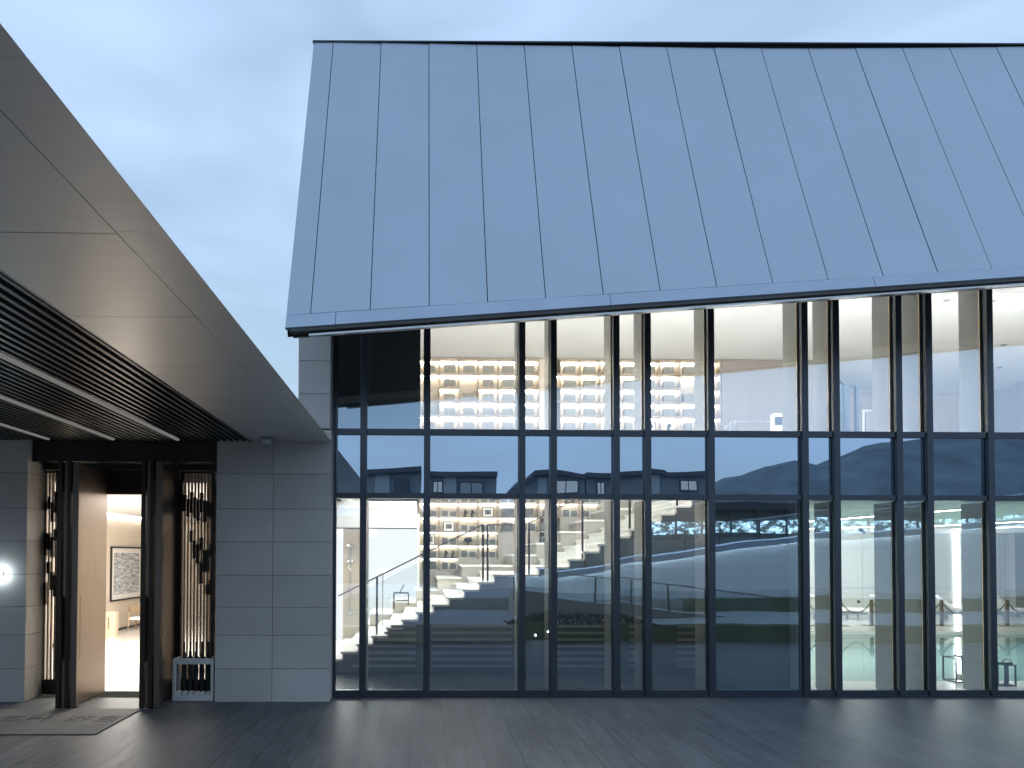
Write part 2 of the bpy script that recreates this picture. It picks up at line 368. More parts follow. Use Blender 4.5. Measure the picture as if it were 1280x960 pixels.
# roof: slanted fascia panels
def eaveP(X):
    d = 9.33+.0358*X; H = 3.275+.0912*X; return Vector((X, d, EYE+H))
def topP(X):
    Y = 11.5-.004*X
    py = 52+(X+1.9)/6.8*8 if X < 4.9 else 60+min(1.5, (X-4.9)*.4)-max(0, X-7)*.9
    t = at(528+X/Y*F, py, Y); return Vector((X, Y, t.z))
XL = -1.88
px_b = [386+74.9*i for i in range(13)]
seams = [-1.55+.8165*i for i in range(16)]
edges = [XL]+seams+[12.4]
nrm = Vector((0, -.93, .36))
def lerp(a, b, t): return a+(b-a)*t
TB = .035  # start of the panel above the trim
for a, b in zip(edges, edges[1:]):
    g = .006
    a2 = a+(g if a != XL else 0); b2 = b-g
    loop = [lerp(eaveP(a2), topP(a2), TB), lerp(eaveP(b2), topP(b2), TB), lerp(eaveP(b2), topP(b2), .9995), lerp(eaveP(a2), topP(a2), .9995)]
    loop = [p+nrm*random.uniform(-.004, .004) for p in loop]
    MB().hull(loop, [p-nrm*.05 for p in loop]).build('roof_panel', 'roof', pav)
back = [eaveP(XL), eaveP(12.4), topP(12.4), topP(XL)]
i_ = [p-nrm*.055 for p in back]; i_[0].x += .02; i_[3].x += .02
MB().hull(i_, [p-nrm*.2 for p in back]).build('roof_backing', 'roofj', pav)
# trim along the eave, with its own joints
tj = [XL, -1.2, 2.62, 6.45, 10.3, 12.4]
for a, b in zip(tj, tj[1:]):
    a2 = a+.004; b2 = b-.004
    lo = [lerp(eaveP(a2), topP(a2), -.002), lerp(eaveP(b2), topP(b2), -.002), lerp(eaveP(b2), topP(b2), TB-.0025), lerp(eaveP(a2), topP(a2), TB-.0025)]
    MB().hull([p+nrm*.012 for p in lo], [p-nrm*.04 for p in lo]).build('eave_trim', 'trim', pav)
e0, e1 = eaveP(XL+.06), eaveP(12.4)
MB().hull([e0+Vector((0, .02, -.055)), e1+Vector((0, .02, -.055)), e1+Vector((0, .02, -.012)), e0+Vector((0, .02, -.012))],
          [e0+Vector((0, .30, -.055)), e1+Vector((0, .30, -.055)), e1+Vector((0, .3, .1)), e0+Vector((0, .3, .1))]).build('eave_channel', 'eave', pav)
MB().hull([e0+Vector((.25, .08, -.085)), e1+Vector((0, .08, -.085)), e1+Vector((0, .08, -.060)), e0+Vector((.25, .08, -.060))],
          [e0+Vector((.25, .16, -.085)), e1+Vector((0, .16, -.085)), e1+Vector((0, .16, -.060)), e0+Vector((.25, .16, -.060))]).build('eave_rail', 'steel', pav)
t0, t1 = topP(XL), topP(12.4)
MB().hull([t0+Vector((-.02, -.02, -.01)), t1+Vector((0, -.02, -.01)), t1+Vector((0, -.02, .012)), t0+Vector((-.02, -.02, .012))],
          [t0+Vector((-.02, .5, -.01)), t1+Vector((0, .5, -.01)), t1+Vector((0, .5, .012)), t0+Vector((-.02, .5, .012))]).build('roof_capping', 'dark', pav)
# soffit between the roof back and the head of the glass
MB().prism_x([(10.95, 8.62), (11.72, 8.62), (11.72, 8.9), (11.05, 8.9)], XL+.1, 12.4).build('soffit_board', 'eave', pav)
# rear roof slab and side walls
MB().prism_x([(11.6, 9.2), (28.8, 8.6), (28.8, 8.35), (11.6, 8.35)], -1.85, 19.6).build('rear_roof', 'eave', pav)
# stone pier at the left end
PL, PR = X_(373, 11.3, 480), X_(413, 11.3, 480)
def stonewall(x0, x1, yf, yb, z0, z1, zj, xj, parent, name='stone_cladding', ret=None):
    """stone blocks with real open joints over a dark backing"""
    zz = [z0]+[z for z in zj if z0+.05 < z < z1-.05]+[z1]; xx = [x0]+[x for x in xj if x0+.05 < x < x1-.05]+[x1]; g = .004
    m_ = MB()
    for a, b in zip(zz, zz[1:]):
        for c, d in zip(xx, xx[1:]):
            m_.box(c+(g if c != x0 else 0), d-(g if d != x1 else 0), yf, yb, a+(g if a != z0 else 0), b-(g if b != z1 else 0))
    m_.build(name, 'stone', parent, bevel=.002)
    B(x0+.012, x1-.012, yf+.012, yb-.012, z0+.01, z1-.01).build('stone_backing', 'joint', parent)
zj = [Z_(y, 11.3, 300) for y in (836, 794, 759, 719, 677, 636, 592)]
zj2 = [Z_(y, 11.3, 390) for y in (532, 492, 451)]
stonewall(PL, PR, 11.3, 12.1, 4.51, 6.95, zj2, [], pav, 'stone_pier')
B(-3.6, -3.4, 12.2, 28.4, 0, 3.7).build('side_wall', 'white', pav)
B(-1.9, -1.75, 12.12, 28.4, 3.7, 8.05).build('side_wall', 'white', pav)
B(-3.4, PL+.02, 12.12, 12.3, 0, 3.7).build('side_wall', 'white', pav)
B(19.3, 19.5, GY, 28.4, 4.5, 8.05).build('side_wall', 'greywood', pav)
B(26, 26.2, GY, 28.4, 0, 3.4).build('side_wall', 'poolwall', pav)
B(19.3, 26.2, GY, GY+.3, 0, 4.5).build('end_wall', 'stone', pav)
B(19.5, 26.2, 28.4, 28.6, 0, 4.5).build('rear_wall', 'poolwall', pav)
B(XE+.06, 19.3, GY, GY+.3, 0, 8.6).build('end_wall', 'stone', pav)
B(-3.6, -1.9, 28.4, 28.6, 0, 3.7).build('rear_wall', 'poolwall', pav)
B(-1.9, 19.5, 28.4, 28.6, 0, 8.05).build('rear_wall', 'poolwall', pav)

# interior of the stair hall
SY = 19.3
SX0, SX1 = X_(524, SY, 600), X_(902, SY, 500)
B(-3.4, PXW-.12, GY+.1, 14.0, -.4, .012).build('hall_floor', 'dfloor', pav)  # front strip darkened in colour to cut light bounced onto the stair side
B(-3.4, PXW-.12, 14.0, 28.4, -.4, .012).build('hall_floor', 'floor', pav)
B(SX0-.02, SX1, SY+.42, SY+.6, 0, 8.05).build('hall_back_wall', 'wood', pav)
B(SX1, X_(1017, SY, 500), SY, SY+.55, 4.5, 8.05).build('wood_wall', 'wwall', pav)
B(PXW-.12, PXW, GY+.1, 28.4, .012, 3.39).build('pool_partition', 'white', pav)
B(MX[7]+.02, PXW-.122, 12.0, 12.2, .012, 3.40).build('dark_partition', 'darkwall', pav)
B(MX[0]-.35, X_(525.5, 12.3, 480), 12.25, 12.4, 4.57, 8.05).build('dark_partition', 'darkwall', pav)
# low ceiling and backlit wall at the far left of the hall
LX0, LX1 = X_(459, 16.3), SX0-.04
B(-3.4, LX1, 16.2, 28.3, 3.52, 3.7).build('low_ceiling', 'white', pav)
B(LX0-1.6, LX1, 16.25, 16.45, 3.07, 3.52).build('ceiling_bulkhead', 'white', pav)
B(LX0-1.6, LX1, 16.23, 16.43, 3.045, 3.07).build('bulkhead_edge', 'dark', pav)
B(-3.4, LX1, 19.7, 19.8, .02, 3.5).build('backlit_wall', 'backlit', pav)
B(LX1, LX1+.06, 17.75, 19.75, .02, 3.5).build('wall_return', 'white', pav)
B(X_(429, 17.6), X_(452, 17.6), 17.6, 17.75, .02, 3.5).build('wood_wall_panel', 'wood', pav)

# upper floor right: cove, far wall, half wall
CX0 = X_(1017, SY, 500)
B(CX0-.4, 19.3, 23.4, 23.6, 4.5, 8.05).build('wood_wall', 'wood', pav)
zc = Z_(487, 23.2, 1100)
B(CX0-.4, 19.3, 22.9, 23.39, zc, 8.05).build('cove_bulkhead', 'ceil', pav)
B(CX0-.4, 19.3, 22.93, 23.2, zc-.10, zc-.01).build('cove_light', 'ledc', pav)
B(X_(1082, 21, 515), X_(1118, 21, 515), 21.0, 21.1, 4.5, Z_(514, 21, 1090)).build('half_wall', 'greywood', pav)
hw = MB(); x0, x1, zt = X_(1079, 20.96, 515), X_(1118, 21, 515), Z_(514, 21, 1090)
hw.box(x0-.04, x0+.04, 20.95, 21.0, 4.5, zt+.04); hw.box(x0+.04, x1, 20.95, 21.0, zt-.02, zt+.04); hw.build('half_wall_edge', 'white', pav)

# bookshelf over both storeys
cpx = [524, 549.3, 573.7, 598.3, 623.2, 648, 674, 700.8, 726, 751, 776, 801, 826, 851, 876, 901]
cx = [X_(p, SY, 560) for p in cpx]
rz = [8.03, 7.62, 7.215, 6.81, 6.405, 6.0, 5.595, 5.19, 4.75, 4.33, 3.915, 3.50, 3.086, 2.697, 2.33, 1.99]
shelf = thing('bookshelf', 'tall backlit display shelving covering the rear wall of the stair hall', 'bookshelf', ((SX0+SX1)/2, SY, 1.7))
# lowest open row for every column, rising with the stair
low = [15, 15, 14, 14, 12, 12, 13, 11, 11, 9, 8, 8, 7, 6, 6]
merged = {(0, 1), (0, 2), (2, 1), (13, 1), (6, 5), (6, 3)}       # cells open to the one below
for c in range(15):
    for k in range(1, low[c]+1):
        if (c, k-1) in merged: continue
        B(cx[c]+.012, cx[c+1]-.012, SY, SY+.4, rz[k]-.012, rz[k]+.012).build('shelf_board', 'wood', shelf) if False else None
vb = MB()
for c in range(16):
    lo = min(rz[low[min(c, 14)]], rz[low[max(c-1, 0)]])
    vb.box(cx[c]-.012, cx[c]+.012, SY, SY+.4, lo, 8.05)
vb.build('upright', 'edge', shelf)
for k in range(0, 16):
    bd = MB(); led = MB(); n = 0
    for c in range(15):
        if k > low[c] : continue
        if (c, k-1) in merged: continue
        bd.box(cx[c]+.012, cx[c+1]-.012, SY+.002, SY+.4, rz[k]-.012, rz[k]+.012)
        if k < low[c] and not (c == 6 and k not in (1, 4, 9, 10)):
            led.box(cx[c]+.02, cx[c+1]-.02, SY+.34, SY+.375, rz[k]-.03, rz[k]-.013); n += 1
    bd.build('shelf_board', 'edge', shelf)
    if n: led.build('light_strip', 'led' if k < 8 else 'led2', shelf)
bp_ = MB()
for c in range(15): bp_.box(cx[c], cx[c+1], SY+.402, SY+.415, rz[low[c]], 8.05)
bp_.build('back_panel', 'wood', shelf)
pf = MB()
for c in range(15): pf.box(cx[c]+.001, cx[c+1]-.001, SY+.01, SY+.38, .02, rz[low[c]]-.014)
pf.build('base_panel', 'greywood', shelf)
B(cx[6]+.013, cx[6]+.16, SY-.01, SY+.3, rz[10], 8.02).build('pilaster', 'wood', shelf)

# things on the shelves
def isopen(c, k): return k < low[c]
def picture(cxm, z, w_, h, lean, label, grp):
    t = thing('framed_picture', label, 'picture frame', (cxm, SY+.12, z), grp)
    y0 = SY+.12; y1 = y0+lean; th = .018
    def pl(u0, u1, v0, v1, off, d):
        def P(u, v_, o): return (cxm+u, y0+(y1-y0)*v_/h+o, z+v_)
        return [P(u0, v0, off), P(u1, v0, off), P(u1, v1, off), P(u0, v1, off)], [P(u0, v0, off+d), P(u1, v0, off+d), P(u1, v1, off+d), P(u0, v1, off+d)]
    fr = MB(); f_ = .02
    for q in ((-w_/2, -w_/2+f_, 0, h), (w_/2-f_, w_/2, 0, h), (-w_/2+f_, w_/2-f_, 0, f_), (-w_/2+f_, w_/2-f_, h-f_, h)): fr.hull(*pl(*q, 0, .03))
    fr.build('frame', 'bframe', t); MB().hull(*pl(-w_/2+f_, w_/2-f_, f_, h-f_, .008, .015)).build('mount', 'paper', t)
    MB().hull(*pl(-w_*.27, w_*.27, h*.28, h*.72, .004, .003)).build('photograph', 'photo', t)
def card(cxm, z, w_, h, label, grp, m='photo'):
    t = thing('photo_card', label, 'photo card', (cxm, SY+.1, z), grp)
    B(cxm-w_/2, cxm+w_/2, SY+.1, SY+.115, z, z+h).build('card', 'paper', t)
    B(cxm-w_/2+.012, cxm+w_/2-.012, SY+.094, SY+.099, z+.02, z+h-.012).build('print', m, t)
def figure(cxm, z, s_, label, grp):
    m_ = MB(); y = SY+.15
    m_.box(cxm-.06*s_, cxm+.06*s_, y-.04, y+.04, z, z+.02); m_.tube([(cxm, y, z+.02), (cxm-.02*s_, y, z+.09*s_), (cxm+.03*s_, y, z+.15*s_), (cxm, y, z+.21*s_), (cxm+.03*s_, y, z+.25*s_)], [.045*s_, .03*s_, .055*s_, .035*s_, .012*s_], 10)
    m_.build('figurine', 'bframe', None, label, 'figurine', grp, smooth=True)
def books(x0, z, n, label, grp, h=.24, m='block'):
    m_ = MB(); x = x0
    for i in range(n):
        wd = random.uniform(.028, .042); hh = h*random.uniform(.9, 1.05); m_.box(x, x+wd-.003, SY+.08+random.uniform(0, .015), SY+.26, z, z+hh); x += wd
    m_.build('book_row', m, None, label, 'books', grp)
gU = 'grey book sets on the upper shelves'
for c in range(15):
    for k in range(0, 7):
        if not isopen(c, k) or (c, k) in merged: continue
        zb = rz[k+1]+.013; xm = (cx[c]+cx[c+1])/2
        nm = f"{ordn(k)} row from the ceiling, {ordn(c)} bay from left"
        if c == 6:
            if k in (0, 1, 4): figure(xm+.12, zb, .9, f"dark figurine by the wood pilaster, {nm}", 'figurines on the shelving')
            continue
        if k >= 4 and c >= 9:
            if (k+c) % 3 == 0: picture(xm, zb, .40, .28, .06, f"black framed picture leaning in the {nm}", 'framed pictures on the shelving')
            elif (k+c) % 3 == 1: figure(xm, zb, 1, f"dark curved figurine standing in the {nm}", 'figurines on the shelving')
            else: books(xm-.12, zb, 6, f"short row of books in the {nm}", 'book rows on the shelving')
            continue
        if k == 5 and c in (10, 11, 12): continue
        books(xm-.155, zb, 9, f"block of grey books in the {nm}", gU, h=.235)
gL = 'photo cards on the lower shelves'
for c in range(15):
    for k in range(9, 15):
        if not isopen(c, k): continue
        zb = rz[k+1]+.013; xm = (cx[c]+cx[c+1])/2; r_ = (c*5+k*3) % 8
        nm = f"{ordn(k-9)} lower shelf row, {ordn(c)} bay from left"
        if (c, k) in ((1, 11), (3, 10)): picture(xm, zb, .32, .29, .03, f"black framed photograph with a wide mount in {nm}", 'framed pictures on the shelving')
        elif (c, k) == (0, 12): picture(xm+.02, zb, .3, .33, .02, f"tall black framed picture in {nm}", 'framed pictures on the shelving')
        elif (c, k) in ((2, 12),):
            m_ = MB(); m_.tube([(xm-.13, SY+.15, zb+.16), (xm-.06, SY+.15, zb+.16), (xm+.05, SY+.15, zb+.16), (xm+.13, SY+.15, zb+.16)], [.02, .07, .075, .02], 12); m_.tube([(xm, SY+.15, zb), (xm, SY+.15, zb+.12)], .02)
            m_.build('ornament', 'bframe', None, 'dark oval ornament on a short stand between the photo cards', 'ornament', smooth=True)
        elif (c, k) in ((1, 13), (2, 10), (7, 9)):
            figure(xm-.09, zb, .95, f"left one of two dark figurines in {nm}", 'figurines on the shelving'); figure(xm+.11, zb, .9, f"right one of two dark figurines in {nm}", 'figurines on the shelving')
        elif (c, k) in ((4, 10), (4, 11), (5, 10)): books(xm-.16, zb, 9, f"row of dark books in {nm}", 'book rows on the shelving', .26, 'photo')
        else:
            h1 = .20+.05*((r_ % 3)/2)
            card(xm-.115, zb, .20, h1, f"left photo card in {nm}", gL); card(xm+.115, zb, .20, h1-.02*(r_ % 2), f"right photo card in {nm}", gL)

# ------------------------------------------------------------------ staircase
st = thing('staircase', 'broad pale stone staircase rising to the right behind the glass with dark panelled side', 'staircase', (0, 14, 0))
YS, YB = 14.0, 17.5
corners = [(427.5, 823.8), (447, 814.4), (465.3, 805), (484, 794.7), (503, 784.4), (522, 774.4), (541.5, 765), (561, 755.6), (580, 746.9), (599, 736.9), (618, 727.5),
           (673, 718.2), (711, 708.7), (730, 698.9), (749, 689.2), (768, 679.7), (787.5, 670.3), (807, 660.9), (825.5, 651), (844, 641.6), (863.5, 632), (883, 622.4), (902, 613), (921, 603.6), (940, 594)]
# every entry: nose position of a step's right-hand drop -> turn into (left x, top z)
P = [at(x, y, YS) for x, y in corners]
xs = [P[0].x-.31]+[(p.x) for p in P]
steps = []
for i, p in enumerate(P):
    xl = P[i].x-.155 if i == 0 else P[i].x-.0
    steps.append((P[i].x, p.z))
# visible profile: riser at left edge of each tread
prof = []
for i, (x, z) in enumerate(steps):
    nxt = steps[i+1][0] if i+1 < len(steps) else x+.32
    prof.append((x-.31 if i == 0 else steps[i-1][0]+0.0, x, z))
treads = []
for i, (x, z) in enumerate(steps):
    x0 = steps[i-1][0] if i else x-.31
    treads.append((x0, x, z))
# tread i spans (previous corner .. this corner) at height of this corner
for (x0, x1, z) in treads:
    MB().box(x0-.03, x1, YS-.012, YB, z-.045, z).build('tread', 'tread', st, bevel=.004)
poly = [(treads[0][0], .013)]
for (x0, x1, z) in treads: poly += [(x0, z-.046), (x1, z-.046)]
# drop from each tread end to the next lower level is the riser of the next step up
rm = MB()
for i, (x0, x1, z) in enumerate(treads):
    zl = treads[i-1][2]-.0 if i else .013
    rm.box(x0+.002, x0+.03, YS+.002, YB, zl, z-.046)
rm.build('riser', 'tread', st)
sw = MB()
for i, (x0, x1, z) in enumerate(treads):
    x1c = min(x1, PXW-.14)
    if x0 > PXW-.2: sw.box(x0+.03, x1+.029, YS, YB, 4.0, z-.046) if z > 4.1 else None; continue
    sw.box(x0+.031, x1c+.03 if x1c == x1 else x1c, YS, YB-.01, .013, z-.046)
sw.build('side_wall', 'sidewall', st)
sl = MB()
for i in range(7):
    z = .13+i*.135; xa = X_(540+i*7, YS); 
    for (pa, pb) in ((max(441, 441+i*8), 520), (540, 641), (696, 758), (786, 796), (846, 874)):
        if treads[0][2] > 9: continue
        sl.box(X_(pa, YS), X_(pb, YS), YS-.03, YS-.004, z, z+.05)
sl.build('slat', 'slat', st)
# seating blocks behind the stair
bz = .62; bx = -1.99
blocks = []
bl_px = [432, 463, 491, 520, 547, 577]
for i, p in enumerate(bl_px): blocks.append((X_(p, 17.7), X_(bl_px[i+1], 17.7) if i < 5 else X_(640, 17.7), .62+.31*i))
xx_ = X_(640, 17.7); zz_ = 2.45
for i in range(9):
    blocks.append((xx_, xx_+.62, zz_)); xx_ += .62; zz_ += .3
for i, (a, b, z) in enumerate(blocks):
    g = thing('seating_block', f"wooden seating block with white cushion top, {ordn(i)} up beside the staircase", 'seat', ((a+b)/2, 18.4, .02), 'seating blocks stepping up beside the stair')
    z0 = .02
    B(a+.004, b-.004, 17.55+.03, SY-.02, z0, z-.05).build('seat_box', 'greywood' if i > 4 else 'wood', g)
    B(a-.03, b-.006, 17.55, SY-.02, z-.05, z).build('seat_top', 'tread', g, bevel=.006)

# handrail
hr = thing('handrail', 'thin black handrail with glass infill climbing along the near edge of the staircase', 'handrail', (0, 14.1, .3))
YR = 14.12
def rl(pts, r=.014): return MB().tube([at(x, y, YR) for x, y in pts], r, 8)
rl([(423, 745), (604, 655.5)]).build('rail', 'bframe', hr); rl([(609.5, 656), (655, 656)]).build('rail', 'bframe', hr)
rl([(661, 654), (730, 619), (800, 584), (870, 549)]).build('rail', 'bframe', hr)
for (x, y0, y1) in ((471.3, 722, 793), (603.8, 656, 727), (609.6, 656, 727), (654, 656, 727), (661.3, 654, 727), (728, 620, 699), (787, 591, 670), (846, 561, 641)):
    p, q = at(x, y0, YR), at(x, y1, YR); B(p.x-.02, p.x+.02, YR-.008, YR+.008, q.z, p.z).build('post', 'bframe', hr)
def gp(a, b, c, d): # glass panel quad
    A = [at(*p, YR+.02) for p in (a, b, c, d)]; return MB().hull(A, [p+Vector((0, .012, 0)) for p in A])
gp((430, 815), (600, 729), (600, 664), (430, 750)).build('glass_infill', 'rail', hr); gp((611, 726), (652, 726), (652, 662), (611, 662)).build('glass_infill', 'rail', hr)
gp((664, 726), (720, 698), (720, 630), (664, 660)).build('glass_infill', 'rail', hr); gp((732, 690), (840, 638), (840, 570), (732, 624)).build('glass_infill', 'rail', hr)
hr2 = thing('handrail', 'upper floor steel balustrade with clear glass seen above the middle band', 'handrail', (9, 17.6, 4.5))
for pts in (((905, 536), (915, 526.5)), ((918.5, 526.5), (966, 526.5))): MB().tube([at(x, y, 17.7) for x, y in pts], .018, 8).build('rail', 'steel', hr2)
for x in (914, 919, 965): p = at(x, 527, 17.7); B(p.x-.02, p.x+.02, 17.69, 17.71, 4.51, p.z).build('post', 'steel', hr2)

# ------------------------------------------------------------------ upper floor things
t = thing('door_frame', 'dark steel door frame standing on the upper floor behind the right windows', 'door frame', (X_(1060, 18), 18, 4.5))
for (a, b) in ((1058, 1061.5), (1070.5, 1074)):
    B(X_(a, 18, 510), X_(b, 18, 510), 18, 18.1, 4.5, Z_(480.5, 18, 1060)).build('jamb', 'dark', t)
B(X_(1061.5, 18, 510), X_(1070.5, 18, 510), 18, 18.1, Z_(483, 18, 1060), Z_(480.5, 18, 1060)).build('head', 'dark', t)
t = thing('glass_door', 'open glass door leaf with dark stile beside the steel door frame', 'door', (X_(1052, 17.2), 17.2, 4.5))
p = at(1056.5, 481, 17.2); B(p.x-.03, p.x+.03, 17.2, 17.25, 4.5, p.z).build('stile', 'dark', t)
q = at(1046, 488, 16.6); MB().hull([(p.x-.04, 17.2, p.z), (q.x, 16.6, p.z), (q.x, 16.6, 4.5), (p.x-.04, 17.2, 4.5)], [(p.x-.04, 17.22, p.z), (q.x, 16.62, p.z), (q.x, 16.62, 4.5), (p.x-.04, 17.22, 4.5)]).build('pane', 'rail', t)
MB().bar((p.x-.04, 17.2, p.z), (q.x, 16.6, p.z), .04, .04).build('top_rail', 'dark', t)
t = thing('display_stand', 'small white display stand with a dark screen on the upper floor', 'display', (X_(974, 17), 17, 4.5))
B(X_(968, 17), X_(979, 17), 17, 17.15, 4.5, Z_(517, 17, 974)).build('stand_body', 'white', t)
B(X_(972, 16.9), X_(979, 16.9), 16.9, 16.98, Z_(532, 17, 974), Z_(522, 17, 974)).build('screen', 'dark', t)

# ------------------------------------------------------------------ hall details at far left
t = thing('wall_ornament', 'tall thin metal rod ornament with round knots on the wood panel', 'ornament', (X_(438, 17.5), 17.55, .9))
xo = X_(438, 17.5); 
MB().tube([(xo, 17.55, Z_(768, 17.5)), (xo, 17.55, Z_(684, 17.5))], .014).build('rod', 'steel', t)
for y, r_ in ((683, .09), (703, .12), (768, .08)):
    z = Z_(y, 17.5); m_ = MB(); m_.tube([(xo-r_, 17.53, z), (xo, 17.51, z+.02), (xo+r_, 17.53, z)], [.015, .04, .015]); m_.build('knot', 'steel', t, smooth=True)
z = Z_(709, 17.5); MB().tube([(xo-.02, 17.5, z+.1), (xo-.05, 17.45, z-.02), (xo+.03, 17.45, z-.08)], .018).build('twist', 'steel', t)
t = thing('wire_table', 'small black wire frame stand on a seating block with a slanting rod', 'side table', (X_(501, 16.8), 16.8, .93))
a = at(491.5, 742, 16.8); b = at(511, 756.5, 16.8); r_ = .012; m_ = MB()
for y in (16.8, 17.1):
    m_.box(a.x, a.x+r_*2, y, y+r_*2, b.z-.1, a.z); m_.box(b.x-r_*2, b.x, y, y+r_*2, b.z, a.z); m_.box(a.x, b.x, y, y+.024, a.z, a.z+.02)
for x in (a.x, b.x-.024): m_.box(x, x+.024, 16.824, 17.1, a.z, a.z+.02)
m_.build('frame', 'bframe', t); MB().tube([(X_(500, 16.9), 16.95, a.z+.02), at(505, 731, 16.95)], .012).build('rod', 'bframe', t)
B(a.x+.06, b.x-.02, 16.83, 17.09, b.z+.1, b.z+.12).build('tray', 'bframe', t)
t = thing('desk_plaque', 'pale tilted plaque floating beside the handrail post at the left', 'plaque', (X_(478, 15.8), 15.8, 1.2))
a = at(471, 716, 15.8); b = at(485, 719, 15.8); MB().hull([(a.x, 15.8, a.z), (b.x, 15.8, b.z+.05), (b.x, 16.1, b.z+.14), (a.x, 16.1, a.z+.09)], [(a.x, 15.8, a.z-.02), (b.x, 15.8, b.z+.03), (b.x, 16.1, b.z+.12), (a.x, 16.1, a.z+.07)]).build('plate', 'white', t)
MB().tube([((a.x+b.x)/2, 15.95, a.z), ((a.x+b.x)/2, 15.95, .5)], .012).build('stem', 'steel', t)

# ------------------------------------------------------------------ pool room
WY0, WY1 = at(1100, 852.5, 12).y, 0
def Yg(py, z=0.0, px=1100):
    d = ray(px, py); return d.y*(z-EYE)/d.z
YN, YF = Yg(852), Yg(790)
B(PXW, 26, GY+.1, YN, -.4, .012).build('pool_floor', 'tile', pav)
B(PXW, 26, YF, 28.4, -.4, .012).build('pool_floor', 'tile', pav)
B(PXW, PXW+.6, YN, YF, -.4, .011).build('pool_floor', 'tile', pav)
cp = MB(); cp.box(PXW+.6, 26, YF-.05, YF, -.3, .03); cp.build('pool_coping', 'white', pav)
B(PXW+.602, 25.99, YN+.002, YF-.052, -.4, -.07).build('pool_water', 'water', kind='structure')
PBY = 27.6
B(PXW+.02, 25.98, PBY, PBY+.15, .012, 3.39).build('pool_back_wall', 'poolwall', pav)
wj = MB()
for px_ in (1078, 1113, 1156, 1220, 1250): x = X_(px_, PBY, 720); wj.box(x-.01, x+.01, PBY-.006, PBY-.001, .05, 3.38)
zr = Z_(735, PBY, 1100); wj.box(PXW+.05, 25.9, PBY-.012, PBY-.007, zr-.012, zr+.012); wj.build('wall_joint', 'slat', pav)
x = X_(1197, PBY-.05, 720); B(x-.09, x+.09, PBY-.04, PBY-.015, .05, 3.36).build('wall_light', 'ledw', pav)
x = X_(1273, PBY-.4, 720); B(x-.22, x+.25, PBY-.5, PBY-.02, .012, 3.38).build('column', 'slat', pav)
# linear lights in the pool ceiling, running along the room
lt = 'linear lights in the pool ceiling'
def clight(px0, py0, px1, py1, label, w_=.07):
    z = 3.395
    d0, d1 = ray(px0, py0), ray(px1, py1); a = d0*((z-EYE)/d0.z); b = d1*((z-EYE)/d1.z); a.z = b.z = z-.012
    t_ = thing('linear_light', label, 'ceiling light', ((a.x+b.x)/2, (a.y+b.y)/2, z-.03), lt)
    MB().bar(a, b, w_+.03, .02).build('housing', 'white', t_); MB().bar(a-Vector((0, 0, .014)), b-Vector((0, 0, .014)), w_, .008).build('diffuser', 'ledw', t_)
clight(1011, 651, 1100, 643.5, 'bright linear ceiling light above the pool between the left panes')
clight(1130, 641, 1210, 635, 'bright linear ceiling light above the pool, nearer to the glass on the right')
clight(1011, 660, 1097, 657.5, 'faint long ceiling light at the back of the pool room, left end', .05)
clight(1165, 656.5, 1280, 651, 'long ceiling light at the back of the pool room, right end', .05)
clight(1190, 661, 1290, 657, 'farthest ceiling light beside the pool back wall', .05)
# loungers
LY = 26.0
def lounger(px0, label, first):
    x = X_(px0, LY, 760)
    if first:
        t_ = thing('pool_lounger', label, 'lounger', (x, LY, .012), 'pool loungers along the back wall')
        fr = MB(); fr.box(x+.02, x+1.95, LY-.35, LY-.31, .24, .3); fr.box(x+.02, x+1.95, LY+.31, LY+.35, .24, .3); fr.box(x+.02, x+.06, LY-.31, LY+.31, .24, .3); fr.box(x+1.91, x+1.95, LY-.31, LY+.31, .24, .3)
        fr.build('frame', 'steel', t_)
        for xx in (x+.3, x+1.6):
            for yy in (LY-.33, LY+.33): B(xx-.03, xx+.03, yy-.02, yy+.02, .012, .24).build('leg', 'steel', t_)
        MB().prism_y([(x+.75, .31), (x+1.2, .36), (x+2.15, .31), (x+2.15, .44), (x+1.2, .47), (x+.78, .44)], LY-.33, LY+.33).build('seat_cushion', 'fabric', t_, bevel=.03)
        MB().prism_y([(x+.76, .32), (x+.80, .44), (x+.08, .98), (x-.0, .88)], LY-.32, LY+.32).build('back_cushion', 'fabric', t_, bevel=.03)
        return t_
    return None
l0 = lounger(1014, 'white cushioned pool lounger at the left end of the row', True)
for i, (px_, lb) in enumerate(((1092, 'white pool lounger between the first two visible rope posts'), (1163, 'white pool lounger in front of the vertical wall light'), (1236, 'white pool lounger at the right end near the grey column'))):
    dup(l0, (X_(px_, LY, 760), LY, .012), lb)
def stable(px0, label):
    x = X_(px0, 25.9, 755); t_ = thing('side_table', label, 'side table', (x, 26.8, .012), 'small tables between the loungers')
    B(x-.35, x+.35, 26.6, 27.0, .62, .645).build('table_top', 'slat', t_)
    for sx in (-.32, .32):
        for sy in (26.63, 26.97): B(x+sx-.012, x+sx+.012, sy-.012, sy+.012, .012, .62).build('leg', 'bframe', t_)
stable(1056, 'low table beside the leftmost pool lounger'); stable(1212, 'low table between the two right pool loungers')
m_ = MB(); x = X_(1073, PBY, 752); m_.tube([(x, PBY-.03, Z_(752, PBY, 1073)), (x, PBY-.002, Z_(752, PBY, 1073))], .06, 12); m_.build('wall_socket', 'dark', None, 'small round dark fitting low on the pool back wall', 'wall fitting')
